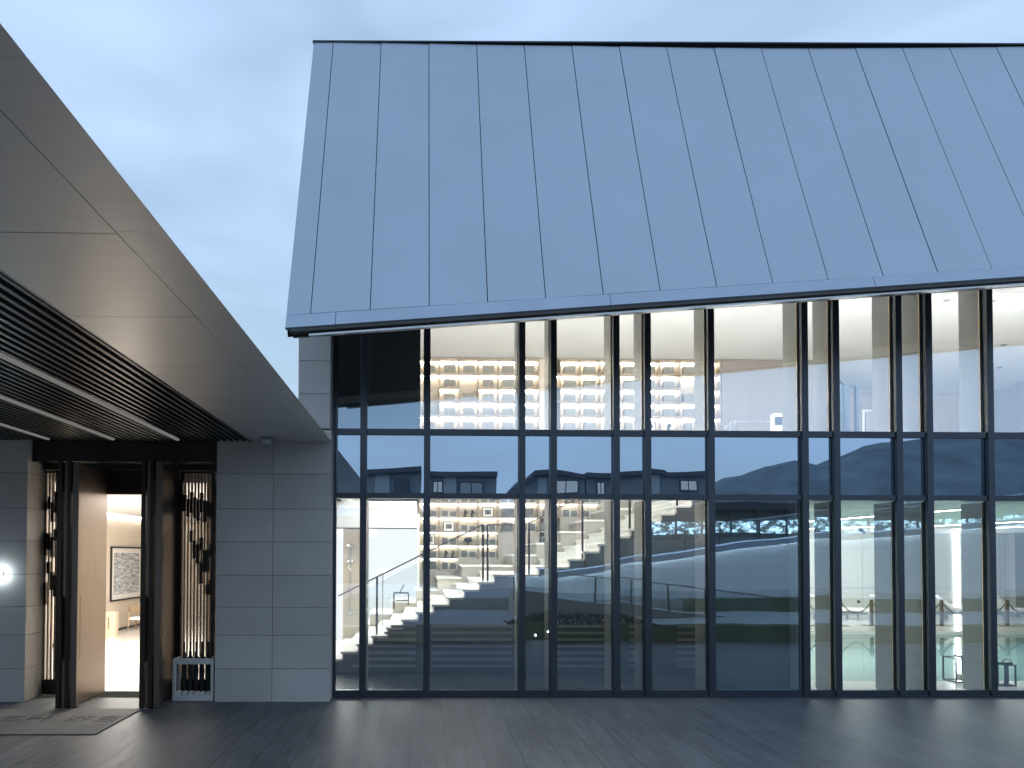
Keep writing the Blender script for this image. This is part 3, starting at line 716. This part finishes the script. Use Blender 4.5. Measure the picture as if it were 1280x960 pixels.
# stanchions and ropes
SYp = Yg(782, .012)
spx = [1008, 1050.5, 1089.5, 1132.5, 1177, 1218, 1259, 1301]
sx = [X_(p, SYp, 775) for p in spx]
gS, gR = 'brown rope posts along the pool edge', 'grey ropes between the posts'
t = thing('rope_post', 'brown rope post behind the first narrow pool window', 'rope post', (sx[0], SYp, .012), gS)
B(sx[0]-.045, sx[0]+.045, SYp-.045, SYp+.045, .03, .92).build('post', 'post', t, bevel=.008)
B(sx[0]-.21, sx[0]+.21, SYp-.21, SYp+.21, .012, .03).build('base', 'post', t, bevel=.004)
wh = ['', 'second rope post from the left, beside a window mullion', 'third rope post from the left, below the ceiling camera', 'fourth rope post from the left, behind the grey fin', 'fifth rope post from the left, left of the bright wall light', 'sixth rope post from the left, behind the wide grey fin', 'seventh rope post from the left, above the candle lantern', 'last rope post at the right end']
for i in range(1, 8): dup(t, (sx[i], SYp, .012), 'brown '+wh[i])
for i in range(7):
    a, b = sx[i]+.05, sx[i+1]-.05; pts = []
    for k in range(15):
        u = k/14; pts.append((a+(b-a)*u, SYp, .80-.36*(1-(2*u-1)**2)))
    MB().tube(pts, .02, 6).build('rope', 'rope', None, f"grey rope sagging between the {ordn(i)} and {ordn(i+1)} posts from the left", 'rope', gR, smooth=True)
# lanterns
def lantern(px0, px1, yt, yb, label, candle, depth=None):
    Y = Yg(yb, .012, px0); x0, x1 = X_(px0, Y, yb), X_(px1, Y, yb); z1 = Z_(yt, Y, (px0+px1)/2); d = depth or (x1-x0)*.8; r_ = .011
    t_ = thing('lantern', label, 'lantern', ((x0+x1)/2, Y, .012), 'black lanterns on the pool edge')
    m_ = MB()
    for xx in (x0, x1-2*r_):
        for yy in (Y, Y+d): m_.box(xx, xx+2*r_, yy, yy+2*r_, .012, z1)
    for zz in (.0125, z1-.02):
        for yy in (Y, Y+d): m_.box(x0+2*r_, x1-2*r_, yy+.001, yy+.021, zz, zz+.02)
        for xx in (x0, x1-2*r_): m_.box(xx+.001, xx+.021, Y+2*r_, Y+d, zz, zz+.02)
    m_.build('frame', 'bframe', t_)
    xm = (x0+x1)/2; B(xm-.07, xm+.07, Y+d/2-.05, Y+d/2+.05, z1, z1+.035).build('cap', 'bframe', t_)
    MB().tube([(xm-.09, Y+d/2, z1+.035), (xm-.05, Y+d/2, z1+.09), (xm+.05, Y+d/2, z1+.09), (xm+.09, Y+d/2, z1+.035)], .008).build('handle', 'bframe', t_)
    if candle: MB().tube([(xm, Y+d/2, .03), (xm, Y+d/2, .03+candle)], .045, 14).build('candle', 'candle', t_, smooth=False)
lantern(1195.5, 1222, 823, 853.5, 'tall black wire lantern half hidden behind a grey fin', .12)
lantern(1236, 1258, 829, 857.5, 'black wire lantern with a cream candle at the right', .14)
lantern(1257, 1271, 831, 858, 'narrow open black lantern at the far right of the pool edge', 0)
# ceiling camera
t = thing('security_camera', 'small dark camera hanging from the pool ceiling by the third rope post', 'camera', (X_(1077, 22), 22, 3.2))
p = at(1077, 664, 22); MB().tube([(p.x, 22, 3.395), (p.x, 22, p.z+.03)], .015).build('bracket', 'dark', t); MB().tube([(p.x-.1, 21.95, p.z+.07), (p.x+.1, 22, p.z-.05)], .05, 10).build('camera_body', 'dark', t)
for (px_, py_) in ((1184, 375), (1255, 431), (1249, 459), (1240, 376)):
    d = ray(px_, py_); c_ = d*((8.05-EYE)/d.z); MB().tube([(c_.x, c_.y, 8.03), (c_.x, c_.y, 8.058)], .07, 12).build('downlight', 'slat', None, {1184: 'small round ceiling downlight in the wide upper window', 1255: 'round ceiling downlight in the last window, middle of three', 1249: 'faint ceiling downlight, lowest in the last window', 1240: 'round ceiling downlight under the roof edge at the right mullion'}[px_], 'downlight', 'downlights in the upper ceiling')

# ------------------------------------------------------------------ entrance building
ent = thing('entrance_building', 'stone clad entrance hall with bronze doorway under a metal canopy', 'building', (-5, 11.5, 0))
WL, WR = X_(270, 11.3, 700), X_(413, 11.3, 700)
CZ = at(350, 552.5, 11.3).z            # soffit height
VJ = X_(341, 11.3, 700)
stonewall(WL, WR, 11.3, 12.1, 0, CZ+.2, zj, [VJ], ent, 'stone_wall')
LW = X_(33, 11.3, 700); DY = 11.75
stonewall(-12, LW, 11.3, 12.1, 0, CZ+.2, zj, [LW-1.15, LW-2.3, LW-3.45], ent, 'stone_wall')
B(LW+.002, WL-.002, 11.42, 12.1, at(150, 577, 11.42).z, CZ+.2).build('door_header', 'dbronze', ent)
# lobby shell
B(-12, -2.2, 12.12, 27, -.4, .011).build('lobby_floor', 'floor', ent)
B(-12, -3.62, 12.12, 27, CZ-.6, CZ-.4).build('lobby_ceiling', 'ceil', ent)
LWX = X_(141, 21.4, 700)
B(LWX-.2, LWX, 12.12, 27, .011, CZ-.61).build('lobby_wall', 'lwood', ent)
B(LWX-.5, -3.62, 27, 27.2, 0, CZ-.4).build('lobby_wall', 'wood', ent)
B(-3.82, -3.62, 12.12, 27, .011, CZ-.61).build('lobby_wall', 'wood', ent)
B(LWX+.03, LWX+.1, 12.5, 26.9, CZ-.63, CZ-.611).build('cove_light', 'ledc', ent)
B(LWX, LWX+.03, 12.5, 26.9, .02, .08).build('skirting', 'dark', ent)
B(-12, -2.2, 12.12, 27.2, CZ-.38, CZ+.05).build('flat_roof', 'eave', ent)
# transom panel over the opening and door frame
DX0, DX1 = X_(127, 12.0, 700), X_(217, 11.95, 700)
B(LW+.002, WL-.002, 11.75, 11.95, at(150, 587, 11.75).z, CZ-.01).build('door_head', 'dbronze', ent)
B(DX0-.1, DX1+.1, 11.99, 12.08, at(150, 618, 12.0).z, CZ-.1).build('transom_panel', 'redwood', ent)
B(DX0-.30, DX0-.12, 11.76, 11.94, .011, 3.7).build('door_jamb', 'dbronze', ent)
B(DX1+.10, DX1+.2, 11.76, 11.94, .011, 3.7).build('door_jamb', 'dbronze', ent)
# doors, opened outwards
def leaf(px_free, px_hinge, label, first_y=10.7):
    xm = (X_(px_free, 10.7, 880)+X_(px_hinge, 11.95, 880))/2
    t_ = thing('door_leaf', label, 'door', (xm, 11.95, .01))
    zt = at(px_free, 577, 10.7).z
    B(xm-.045, xm+.045, 10.86, 11.98, .015, zt).build('panel', 'bronze', t_, bevel=.004)
    for (dx, w_, m_) in ((-.15, .07, 'dbronze'), (-.07, .05, 'bronze'), (-.01, .06, 'dbronze'), (.06, .10, 'bronze')):
        B(xm+dx, xm+dx+w_-.006, 10.74+(.03 if m_ == 'bronze' else 0), 10.858, .012, zt+.01).build('edge_profile', m_, t_, bevel=.003)
    z0, z1 = Z_(826, 10.7, px_free), Z_(746, 10.7, px_free)
    h = MB(); h.box(xm+.10, xm+.13, 10.90, 10.93, z0, z1); h.box(xm+.05, xm+.10, 10.90, 10.93, z0, z0+.03); h.box(xm+.05, xm+.10, 10.90, 10.93, z1-.03, z1)
    h.box(xm-.13, xm-.05, 10.70, 10.735, z0, z1); h.build('handle', 'dbronze', t_, bevel=.003)
    return t_
leaf(79, 127, 'left bronze door leaf standing open at the entrance')
leaf(186, 219, 'right bronze door leaf standing open, dark side to the viewer')
# slatted screens either side
def screen(px0, px1, nb, label, seed):
    rnd = random.Random(seed); Y = 11.85
    x0, x1 = X_(px0, Y, 700), X_(px1, Y, 700); zt, zb = at(250, 590, Y).z, .02
    t_ = thing('slatted_screen', label, 'screen', ((x0+x1)/2, Y, 0), 'slatted bronze screens beside the doors')
    fr = MB(); fr.box(x0-.04, x0, Y-.04, Y+.04, zb, zt); fr.box(x1, x1+.04, Y-.04, Y+.04, zb, zt); fr.box(x0, x1, Y-.04, Y+.04, zt-.03, zt); fr.box(x0, x1, Y-.04, Y+.04, zb, zb+.25); fr.build('frame', 'dbronze', t_)
    bm_ = MB(); dk = MB(); pitch = (x1-x0)/nb
    for i in range(nb):
        xa = x0+pitch*(i+.25); bm_.box(xa, xa+pitch*.45, Y-.02, Y+.02, zb+.25, zt-.03)
        z = zt-.35-rnd.random()*.2; 
        while z > zt-.7-1.7*(i/nb if px0 > 100 else .8):
            hh = rnd.uniform(.14, .4); B(xa-pitch*.2, xa+pitch*.62, Y-.032, Y+.032, z-hh, z).build('block', 'dbronze', t_); z -= hh+rnd.uniform(.2, .6)
    bm_.build('slat', 'slatb', t_)
screen(229, 266, 9, 'slatted bronze screen with dark blocks to the right of the entrance doors', 3)
screen(51, 72, 5, 'narrow slatted bronze screen to the left of the entrance doors', 5)
# wall lamp at the left picture edge
t = thing('wall_lamp', 'small round wall lamp glowing on the left stone pier', 'lamp', (X_(-2, 11.28, 717), 11.3, Z_(717, 11.28, 0)))
p = at(1.5, 717, 11.29); MB().tube([(p.x, 11.299, p.z), (p.x, 11.25, p.z)], .034, 16).build('lamp_housing', 'steel', t); MB().tube([(p.x, 11.249, p.z), (p.x, 11.20, p.z)], .035, 16).build('lamp_face', 'lampglow', t)

# canopy
can = thing('canopy', 'long brushed metal canopy with black louvres reaching out from the entrance', 'canopy', (-4, 6, CZ))
h_ = CZ-EYE
XA, XB, XC, XLv = -h_/1.253, -h_/1.135, -h_/1.051, -h_/.668
yj = [-2.5, -.3, 1.17, h_*F/625, h_*F/403, h_*F/298, h_*F/236, h_*F/196, h_*F/167, 11.298]
g = .004
for a, b in zip(yj, yj[1:]):
    B(XLv, XC-g, a+g, b-g, CZ, CZ+.03).build('soffit_panel', 'soffit', can)
ys2 = [-2.5, h_*F/625, h_*F/405, 11.298]
for a, b in zip(ys2, ys2[1:]):
    B(XC-.001, XB-.001, a+.0015, b-.0015, CZ+.002, CZ+.03).build('edge_panel', 'soffit', can)
    MB().hull([(XB, a+.0015, CZ), (XA, a+.0015, CZ+.001), (XB-.3, a+.0015, CZ+.2)], [(XB, b-.0015, CZ), (XA, b-.0015, CZ+.001), (XB-.3, b-.0015, CZ+.2)]).build('edge_fascia', 'soffit', can)
MB().prism_y([(XB-.05, CZ+.032), (XA-.02, CZ+.03), (XB-.35, CZ+.25), (-12, CZ+.45), (-12, CZ+.4), (XLv, CZ+.3), (XLv, CZ+.032)], -2.5, 11.298).build('canopy_deck', 'black', can) if 0 else None
MB().hull([(XA-.035, -2.5, CZ+.034), (XLv, -2.5, CZ+.034), (XLv, -2.5, CZ+.36), (XB-.32, -2.5, CZ+.22)], [(XA-.035, 11.29, CZ+.034), (XLv, 11.29, CZ+.034), (XLv, 11.29, CZ+.36), (XB-.32, 11.29, CZ+.22)]).build('canopy_deck', 'eave', can)
B(-12, XLv, -2.5, 11.29, CZ+.22, CZ+.4).build('plenum', 'black', can)
lv = MB(); x = XLv-.012; i = 0; stripX = []
while x > -9.5:
    if i in (11, 21, 31): stripX.append(x)
    else: lv.box(x-.042, x, -2.5, 11.29, CZ-.0, CZ+.10)
    x -= .105; i += 1
lv.build('louvre', 'louver', can)
for x in stripX: B(x-.05, x-.005, -2.4, 11.2, CZ-.004, CZ+.03).build('light_strip', 'strip', can)
B(XLv-.012, XLv-.001, -2.5, 11.29, CZ-.012, CZ+.1).build('louvre_trim', 'louver', can)
# floodlight under the soffit
t = thing('floodlight', 'small grey box camera fixed under the canopy at the stone wall', 'camera', (X_(334, 10.9), 10.9, CZ-.12))
p = at(334, 556, 10.9); B(p.x-.085, p.x+.085, 10.85, 11.05, CZ-.11, CZ-.02).build('housing', 'trim', t, bevel=.006)
B(p.x-.06, p.x+.06, 10.842, 10.848, CZ-.1, CZ-.04).build('face', 'steel', t); B(p.x-.03, p.x+.03, 10.93, 11.0, CZ-.02, CZ).build('bracket', 'trim', t)

# doormat
mt = thing('doormat', 'large grey doormat with dark characters in front of the open doors', 'doormat', (-5.3, 9.8, 0))
mY0, mY1 = Yg(919, 0, 100), Yg(887, 0, 100); mx1 = (X_(123, mY0, 919)+X_(175, mY1, 887))/2; mx0 = mx1-2.1
B(mx0, mx1, mY0, mY1, .002, .018).build('pile', 'rubber', mt, bevel=.004)
def stroke(a, b, w_=.03):
    (x0, y0), (x1, y1) = a, b; d = Vector((x1-x0, y1-y0)).normalized(); n_ = Vector((-d.y, d.x))*w_/2
    return [(x0+n_.x, y0+n_.y), (x1+n_.x, y1+n_.y), (x1-n_.x, y1-n_.y), (x0-n_.x, y0-n_.y)]
ox = mx0+.62; oy = (mY0+mY1)/2-.1; S_ = .36; cm = MB()
def glyph(strokes, gx):
    for a, b in strokes: cm.prism_z(stroke((gx+a[0]*S_, oy+a[1]*S_), (gx+b[0]*S_, oy+b[1]*S_)), .0185, .0215)
glyph([((.05, .95), (.8, .9)), ((.1, .62), (.72, .6)), ((0, .25), (.95, .28))], ox-.3)
glyph([((.1, .9), (.08, .3)), ((.4, .8), (.4, .35)), ((.75, .95), (.72, .1)), ((0, .55), (.9, .58))], ox+.1)
glyph([((.05, .9), (.2, .8)), ((0, .6), (.16, .5)), ((.05, .1), (.25, .4)), ((.4, .95), (.4, .1)), ((.3, .7), (.6, .7)), ((.6, .9), (.95, .9)), ((.75, .8), (.7, .2)), ((.6, .5), (.95, .5))], ox+.68)
glyph([((.1, .85), (.9, .9)), ((.5, 1), (.45, .5)), ((.15, .6), (.85, .6)), ((.85, .6), (.8, .1)), ((.2, .4), (.7, .35)), ((.1, .1), (.9, .15))], ox+1.08)
cm.build('lettering', 'ink', mt)

# umbrella stand with umbrellas
uY0 = Yg(876.5, 0, 240); ux0, ux1 = X_(215.5, uY0, 876), X_(266.5, uY0, 876); uz = at(240, 823.5, uY0).z
us = thing('umbrella_stand', 'white metal umbrella stand beside the right door screen', 'umbrella stand', ((ux0+ux1)/2, uY0, 0))
uD = .26; m_ = MB(); rr_ = .05
m_.box(ux0, ux1, uY0, uY0+uD, .002, .09); m_.build('base', 'white', us, bevel=.004)
for xx in (ux0, ux1-.045):
    for yy in (uY0, uY0+uD-.045): B(xx, xx+.045, yy, yy+.045, .09, uz).build('post', 'white', us)
m_ = MB(); 
for yy in (uY0, uY0+uD-.045): m_.box(ux0+.045, ux1-.045, yy, yy+.045, uz-.09, uz)
for xx in (ux0, ux1-.045): m_.box(xx, xx+.045, uY0+.045, uY0+uD-.045, uz-.09, uz)
m_.build('top_rail', 'white', us)
for i in range(6):
    xm = ux0+.085+i*(ux1-ux0-.17)/5
    B(xm-.035, xm+.035, uY0+.03, uY0+.1, .091, .15).build('cup', 'paper', us)
    if i < 5:
        xq = xm+(ux1-ux0-.17)/10
        t_ = thing('umbrella', f"closed black umbrella in the white stand, {ordn(i)} from the left", 'umbrella', (xq, uY0+.15, .092), 'black umbrellas in the stand')
        MB().tube([(xq, uY0+.15, .092), (xq, uY0+.15, .16), (xq, uY0+.15, .5), (xq, uY0+.15, .80)], [.008, .03, .042, .022], 9).build('canopy_cloth', 'umb', t_)
        MB().tube([(xq, uY0+.15, .80), (xq, uY0+.15, .96)], .017).build('handle', 'bframe', t_)

# lobby things
def lobby_picture():
    x = LWX+.02; t_ = thing('framed_artwork', 'large framed grey abstract print on the lobby wall', 'picture', (x, 22.4, 1))
    def yAt(px): return x*F/(px-528)
    y0, y1 = yAt(141.5), yAt(141.5)+2.3; 
    d = ray(141, 683); k = x/d.x; z1 = EYE+d.z*k; d = ray(141, 752); z0 = EYE+d.z*x/d.x
    fr = MB(); w_ = .05
    fr.box(x-.02, x+.03, y0, y0+w_, z0, z1); fr.box(x-.02, x+.03, y1-w_, y1, z0, z1); fr.box(x-.02, x+.03, y0+w_, y1-w_, z0, z0+w_); fr.box(x-.02, x+.03, y0+w_, y1-w_, z1-w_, z1)
    fr.build('frame', 'bframe', t_); B(x-.015, x+.005, y0+w_, y1-w_, z0+w_, z1-w_).build('mount', 'white', t_)
    art = mat('brushed_ink_print', (.42, .44, .47), .7, 0, .55, 3, stretch=(1, 1.0, 4.0), var2=.5, v2scale=9)
    for nd in art.node_tree.nodes:
        if nd.type == 'MAPPING': nd.inputs['Rotation'].default_value = (rad(40), 0, 0)
    B(x+.006, x+.012, y0+.2, y1-.2, z0+.2, z1-.2).build('print', art, t_)
lobby_picture()
p = at(136, 796, Yg(796, .011, 136)); t = thing('lobby_sign', 'upright beige sign box with small dark characters on the lobby floor', 'sign', (p.x, p.y, .011))
h0 = at(136, 765, p.y).z; xa, xb = X_(125, p.y, 790), X_(144, p.y, 790)
B(xa, xb, p.y, p.y+.2, .011, h0).build('board', 'beige', t, bevel=.004)
m_ = MB(); xc = xa+(xb-xa)*.55
for i in range(5): m_.box(xc-.02, xc+.02, p.y-.004, p.y-.001, .25+i*.07, .29+i*.07); m_.box(xc-.035, xc+.035, p.y-.004, p.y-.001, .30+i*.07, .305+i*.07)
m_.build('lettering', 'ink', t)
Yc = Yg(789, .011, 165); cxp = X_(172, Yc, 780); t = thing('lounge_chair', 'low oak lounge chair with curved back below the lobby print', 'chair', (cxp, Yc, .011))
for (dx, dy) in ((-.3, 0), (.3, 0), (-.28, .55), (.28, .55)): MB().tube([(cxp+dx, Yc+dy, .011), (cxp+dx*.9, Yc+dy*.95, .62 if dy == 0 else .70)], [.02, .028]).build('leg', 'chair', t)
B(cxp-.28, cxp+.28, Yc+.02, Yc+.52, .36, .44).build('seat', 'fabric', t, bevel=.02)
pts = [(cxp-.33, Yc-.02), (cxp-.36, Yc+.3), (cxp-.22, Yc+.58), (cxp+.22, Yc+.58), (cxp+.36, Yc+.3), (cxp+.33, Yc-.02)]
m_ = MB()
for a, b in zip(pts, pts[1:]): m_.bar((*a, .68), (*b, .68), .03, .16)
m_.build('backrest', 'chair', t)

# ------------------------------------------------------------------ what the glass reflects: garden wall, ramp, houses
def mp_(pts, V): return [mir(x, y, V) for x, y in pts]
gw = thing('garden_wall', 'white jointed garden wall below the raised walkway', 'wall', (12, -6.6, .88))
top = mp_([(560, 736), (640, 722), (730, 709), (900, 684), (1003, 672), (1280, 650), (1500, 640)], 30)
poly = [(p.x, p.z) for p in top]+[(top[-1].x, .881), (top[0].x, .881)]
MB().prism_y(poly, -6.6, -7.0).build('wall_face', 'wall2', gw)
cpm = MB()
for a, b in zip(top, top[1:]): cpm.bar(a+Vector((0, -.2, .04)), b+Vector((0, -.2, .04)), .46, .07)
cpm.build('coping', 'trim', gw)
wl = MB(); lip = MB()
for a, b in zip(top[1:], top[2:]):
    wl.bar(a+Vector((0, .10, -.06)), b+Vector((0, .10, -.06)), .06, .03); lip.bar(a+Vector((0, .22, -.10)), b+Vector((0, .22, -.10)), .03, .26)
wl.build('coping_light', 'washled', gw); lip.build('coping_lip', 'trim', gw)
def balustrade(top_pts, V, h, label, post_step=1.35):
    p_ = mp_(top_pts, V); t_ = thing('glass_balustrade', label, 'balustrade', tuple(p_[0]), None)
    rm_ = MB(); gm = MB()
    for a, b in zip(p_, p_[1:]):
        rm_.bar(a+Vector((0, 0, h)), b+Vector((0, 0, h)), .05, .05)
        gm.hull([a+Vector((0, 0, .08)), b+Vector((0, 0, .08)), b+Vector((0, 0, h-.03)), a+Vector((0, 0, h-.03))], [q+Vector((0, -.015, 0)) for q in (a+Vector((0, 0, .08)), b+Vector((0, 0, .08)), b+Vector((0, 0, h-.03)), a+Vector((0, 0, h-.03)))])
        n_ = max(1, int((b-a).length/post_step))
        for k in range(n_):
            c_ = a.lerp(b, k/n_); B(c_.x-.025, c_.x+.025, c_.y-.06, c_.y-.02, c_.z-.3, c_.z+h).build('post', 'bframe', t_)
    rm_.build('rail', 'steel', t_); gm.build('glass_infill', 'rail', t_)
balustrade([(640, 722), (730, 709), (900, 684), (1003, 672), (1280, 650), (1500, 640)], 30, 1.1, 'long glass balustrade on top of the white garden wall')
rmp = thing('garden_ramp', 'pale concrete ramp descending across the garden terrace', 'ramp', (7, 1.4, .45))
dk = mp_([(640, 741), (696, 746), (885, 768), (962, 778)], 22)
MB().prism_y([(q.x, q.z) for q in dk]+[(dk[-1].x, .30), (dk[0].x, .30)], 1.4, .1).build('ramp_body', 'pave2', rmp)
balustrade([(640, 741), (696, 746), (885, 768), (962, 778)], 22.02, .82, 'shorter glass balustrade along the garden ramp', 1.2)
# dark planting with low lamps
hd = MB()
for i in range(1400):
    u = random.random(); x = 2.4+4.4*u; hh = .32*math.sin(math.pi*u)**.8
    c_ = Vector((x, 3.2+random.random()*.9, .45+random.random()*hh)); a_ = Vector((random.uniform(-1, 1), random.uniform(-1, 1), random.uniform(-1, 1))).normalized()*.05; b_ = a_.orthogonal().normalized()*.03
    i0 = len(hd.v); hd.v += [tuple(c_-a_), tuple(c_+b_), tuple(c_+a_), tuple(c_-b_)]; hd.f.append([i0, i0+1, i0+2, i0+3])
hd.build('low_hedge', 'hedge', None, 'low dark hedge on the terrace edge mirrored in the lower windows', 'hedge')
for i, (px_, py_) in enumerate(((667, 795), (682, 791))):
    p = mir(px_, py_, 19.3); t = thing('garden_lamp', ['left one of two small bright garden lamps mirrored in the glass', 'right one of two small bright garden lamps mirrored in the glass'][i], 'garden lamp', (p.x, 4.42, 0), 'low garden lamps')
    B(p.x-.02, p.x+.02, 4.4, 4.44, 0, p.z-.025).build('stem', 'bframe', t); MB().tube([(p.x, 4.4, p.z), (p.x, 4.46, p.z)], .025, 10).build('lamp_head', 'bframe', t); MB().tube([(p.x, 4.461, p.z), (p.x, 4.466, p.z)], .02, 10).build('lamp_face', 'spark', t)
# lit pavilion beyond the walkway
x0 = mir(812, 650, 45).x; x1 = mir(1420, 650, 45).x; yb = 2*GY-45
lp = thing('glass_annex', 'long lit glass annex with dark flat roof beyond the walkway', 'building', ((x0+x1)/2, yb, 0))
B(x0, x1, yb-8, yb-.3, -.4, 3.6).build('base_wall', 'housew', lp)
gm_ = bpy.data.materials.new('lit_glazing'); gm_.use_nodes = True; n = gm_.node_tree.nodes; l = gm_.node_tree.links; n.remove(n['Principled BSDF'])
tq = n.new('ShaderNodeTexCoord'); mq = n.new('ShaderNodeMapping'); mq.inputs['Scale'].default_value = (1.6, 1, 2.6); l.new(tq.outputs['Object'], mq.inputs['Vector'])
nq = n.new('ShaderNodeTexNoise'); nq.inputs['Scale'].default_value = 1.4; nq.inputs['Detail'].default_value = 3; nq.inputs['Roughness'].default_value = .75; l.new(mq.outputs['Vector'], nq.inputs['Vector'])
rq = n.new('ShaderNodeMapRange'); rq.inputs['From Min'].default_value = .47; rq.inputs['From Max'].default_value = .68; rq.inputs['To Min'].default_value = .15; rq.inputs['To Max'].default_value = 3.6; l.new(nq.outputs['Fac'], rq.inputs['Value'])
eq = n.new('ShaderNodeEmission'); eq.inputs['Color'].default_value = (.62, .84, 1, 1); l.new(rq.outputs['Result'], eq.inputs['Strength']); l.new(eq.outputs[0], n['Material Output'].inputs['Surface'])
nb_ = 18
for i in range(nb_):
    xa = x0+(x1-x0)*i/nb_; xb = x0+(x1-x0)*(i+1)/nb_
    f_ = B(xa+.01, xa+.12, yb-.3, yb-.05, 3.6, 5.6).build('mullion', 'dark', lp)
    B(xa+.12, xb, yb-.3, yb-.2, 4.0-.012*i, 4.75+.03*i).build('window', gm_, lp)
B(x0, x1, yb-8, yb-.4, 3.6, 5.6).build('upper_wall', 'houser', lp)
B(x0-.5, x1+.5, yb-8.5, yb+.6, 5.6, 6.0).build('roof', 'houser', lp)
# houses
def house(pts, V, label, wins, panels=()):
    q = mp_(pts, V); Y = 2*GY-V; t_ = thing('house', label, 'house', ((q[0].x+q[-1].x)/2, Y, -.4), 'dark roofed houses across the garden')
    x0_, x1_ = q[0].x, q[-1].x
    MB().prism_y([(p_.x, p_.z-.35) for p_ in q]+[(x1_, -.4), (x0_, -.4)], Y, Y-9).build('wall', 'housew', t_)
    rf = MB()
    for a, b in zip(q, q[1:]): rf.hull([a+Vector((0, .5, -.349)), b+Vector((0, .5, -.349)), b+Vector((0, .5, 0)), a+Vector((0, .5, 0))], [a+Vector((0, -9.5, -.349)), b+Vector((0, -9.5, -.349)), b+Vector((0, -9.5, 0)), a+Vector((0, -9.5, 0))])
    rf.build('roof', 'houser', t_)
    for (xa, xb, ya, yb_) in panels:
        p0, p1 = mir(xa, ya, V), mir(xb, yb_, V); B(p0.x, p1.x, Y+.01, Y+.12, p1.z, p0.z).build('light_panel', 'housel', t_)
    for (xa, xb, ya, yb_, m_) in wins:
        p0, p1 = mir(xa, ya, V), mir(xb, yb_, V)
        f_ = B(p0.x-.1, p1.x+.1, Y+.02, Y+.15, p1.z-.1, p0.z+.1).build('window', 'dark', t_); B(p0.x, (p0.x+p1.x)/2-.04, Y+.151, Y+.17, p1.z, p0.z).build('pane', m_, f_); B((p0.x+p1.x)/2+.04, p1.x, Y+.151, Y+.17, p1.z, p0.z).build('pane', m_, f_)
house([(457, 592), (489, 589), (527, 585)], 50, 'grey house with gently rising roof, leftmost in the reflections', [(495, 510, 601, 625, 'houser')], [(469, 487, 595, 630)])
house([(531, 587), (575, 590), (623, 590)], 50, 'grey house with two lit windows and flat roof edge in the reflections', [(545, 556, 601, 614, 'litwin2'), (578, 605, 603, 618, 'housel')], [(558, 573, 594, 630)])
house([(656, 599), (667, 587), (689, 586), (732, 591)], 50, 'house with a chamfered roof corner and bright window in the reflections', [(694, 722, 600, 614, 'litwin2')], [(672, 684, 596, 630)])
house([(734, 588), (767, 590), (807, 588)], 50, 'plain grey house in the middle of the reflected row', [(748, 756, 601, 616, 'litwin2')])
house([(808, 589), (830, 591), (834, 594), (885, 592)], 50, 'rightmost grey house with a stepped roof line in the reflections', [(853, 872, 605, 616, 'litwin2')], [(812, 826, 597, 630)])

# ------------------------------------------------------------------ lights inside
area('hall_light', (3.2, 14.75, 7.9), 8, 1.2, 330, (1, .98, .94), (3.2, 18, 3.0))
area('hall_up_fill', (3.6, 12.35, 4.75), 8, .3, 190, (1, .98, .95), (3.6, 20, 8))  # added fill hidden behind the spandrel, brightens the hall ceiling
area('stair_light', (.6, 14.6, 3.9), 3, .5, 85, (1, .95, .88), (.6, 16.4, 1))
area('low_light', (-2, 17.9, 3.0), 1.6, .5, 140, (1, .98, .95), (-1.8, 17, 0))
area('upper_right_light', (13, 14.2, 7.9), 9, 1.6, 190, (1, .97, .92), (13.5, 20, 4.5))
area('upper_up_fill', (13, 12.4, 4.75), 9, .3, 190, (1, .98, .95), (13, 20, 8))  # added unseen fill aimed up, lifts the upper right ceiling
area('pool_light', (12.5, 17, 3.36), 10, 5, 720, (1, 1, .965), (12.5, 17.2, 0))
area('pool_back_light', (14, 24.0, 3.36), 11, 2.5, 460, (1, 1, .965), (14, 27.5, .5))
area('lobby_light', (-6.5, 17.5, CZ-.63), 4.5, 9, 700, (1, .96, .90), (-6.5, 17.6, 0))
area('door_light', (-4.9, 12.25, 3.6), 1.2, .2, 6, (1, .88, .74), (-4.9, 12.1, 0))
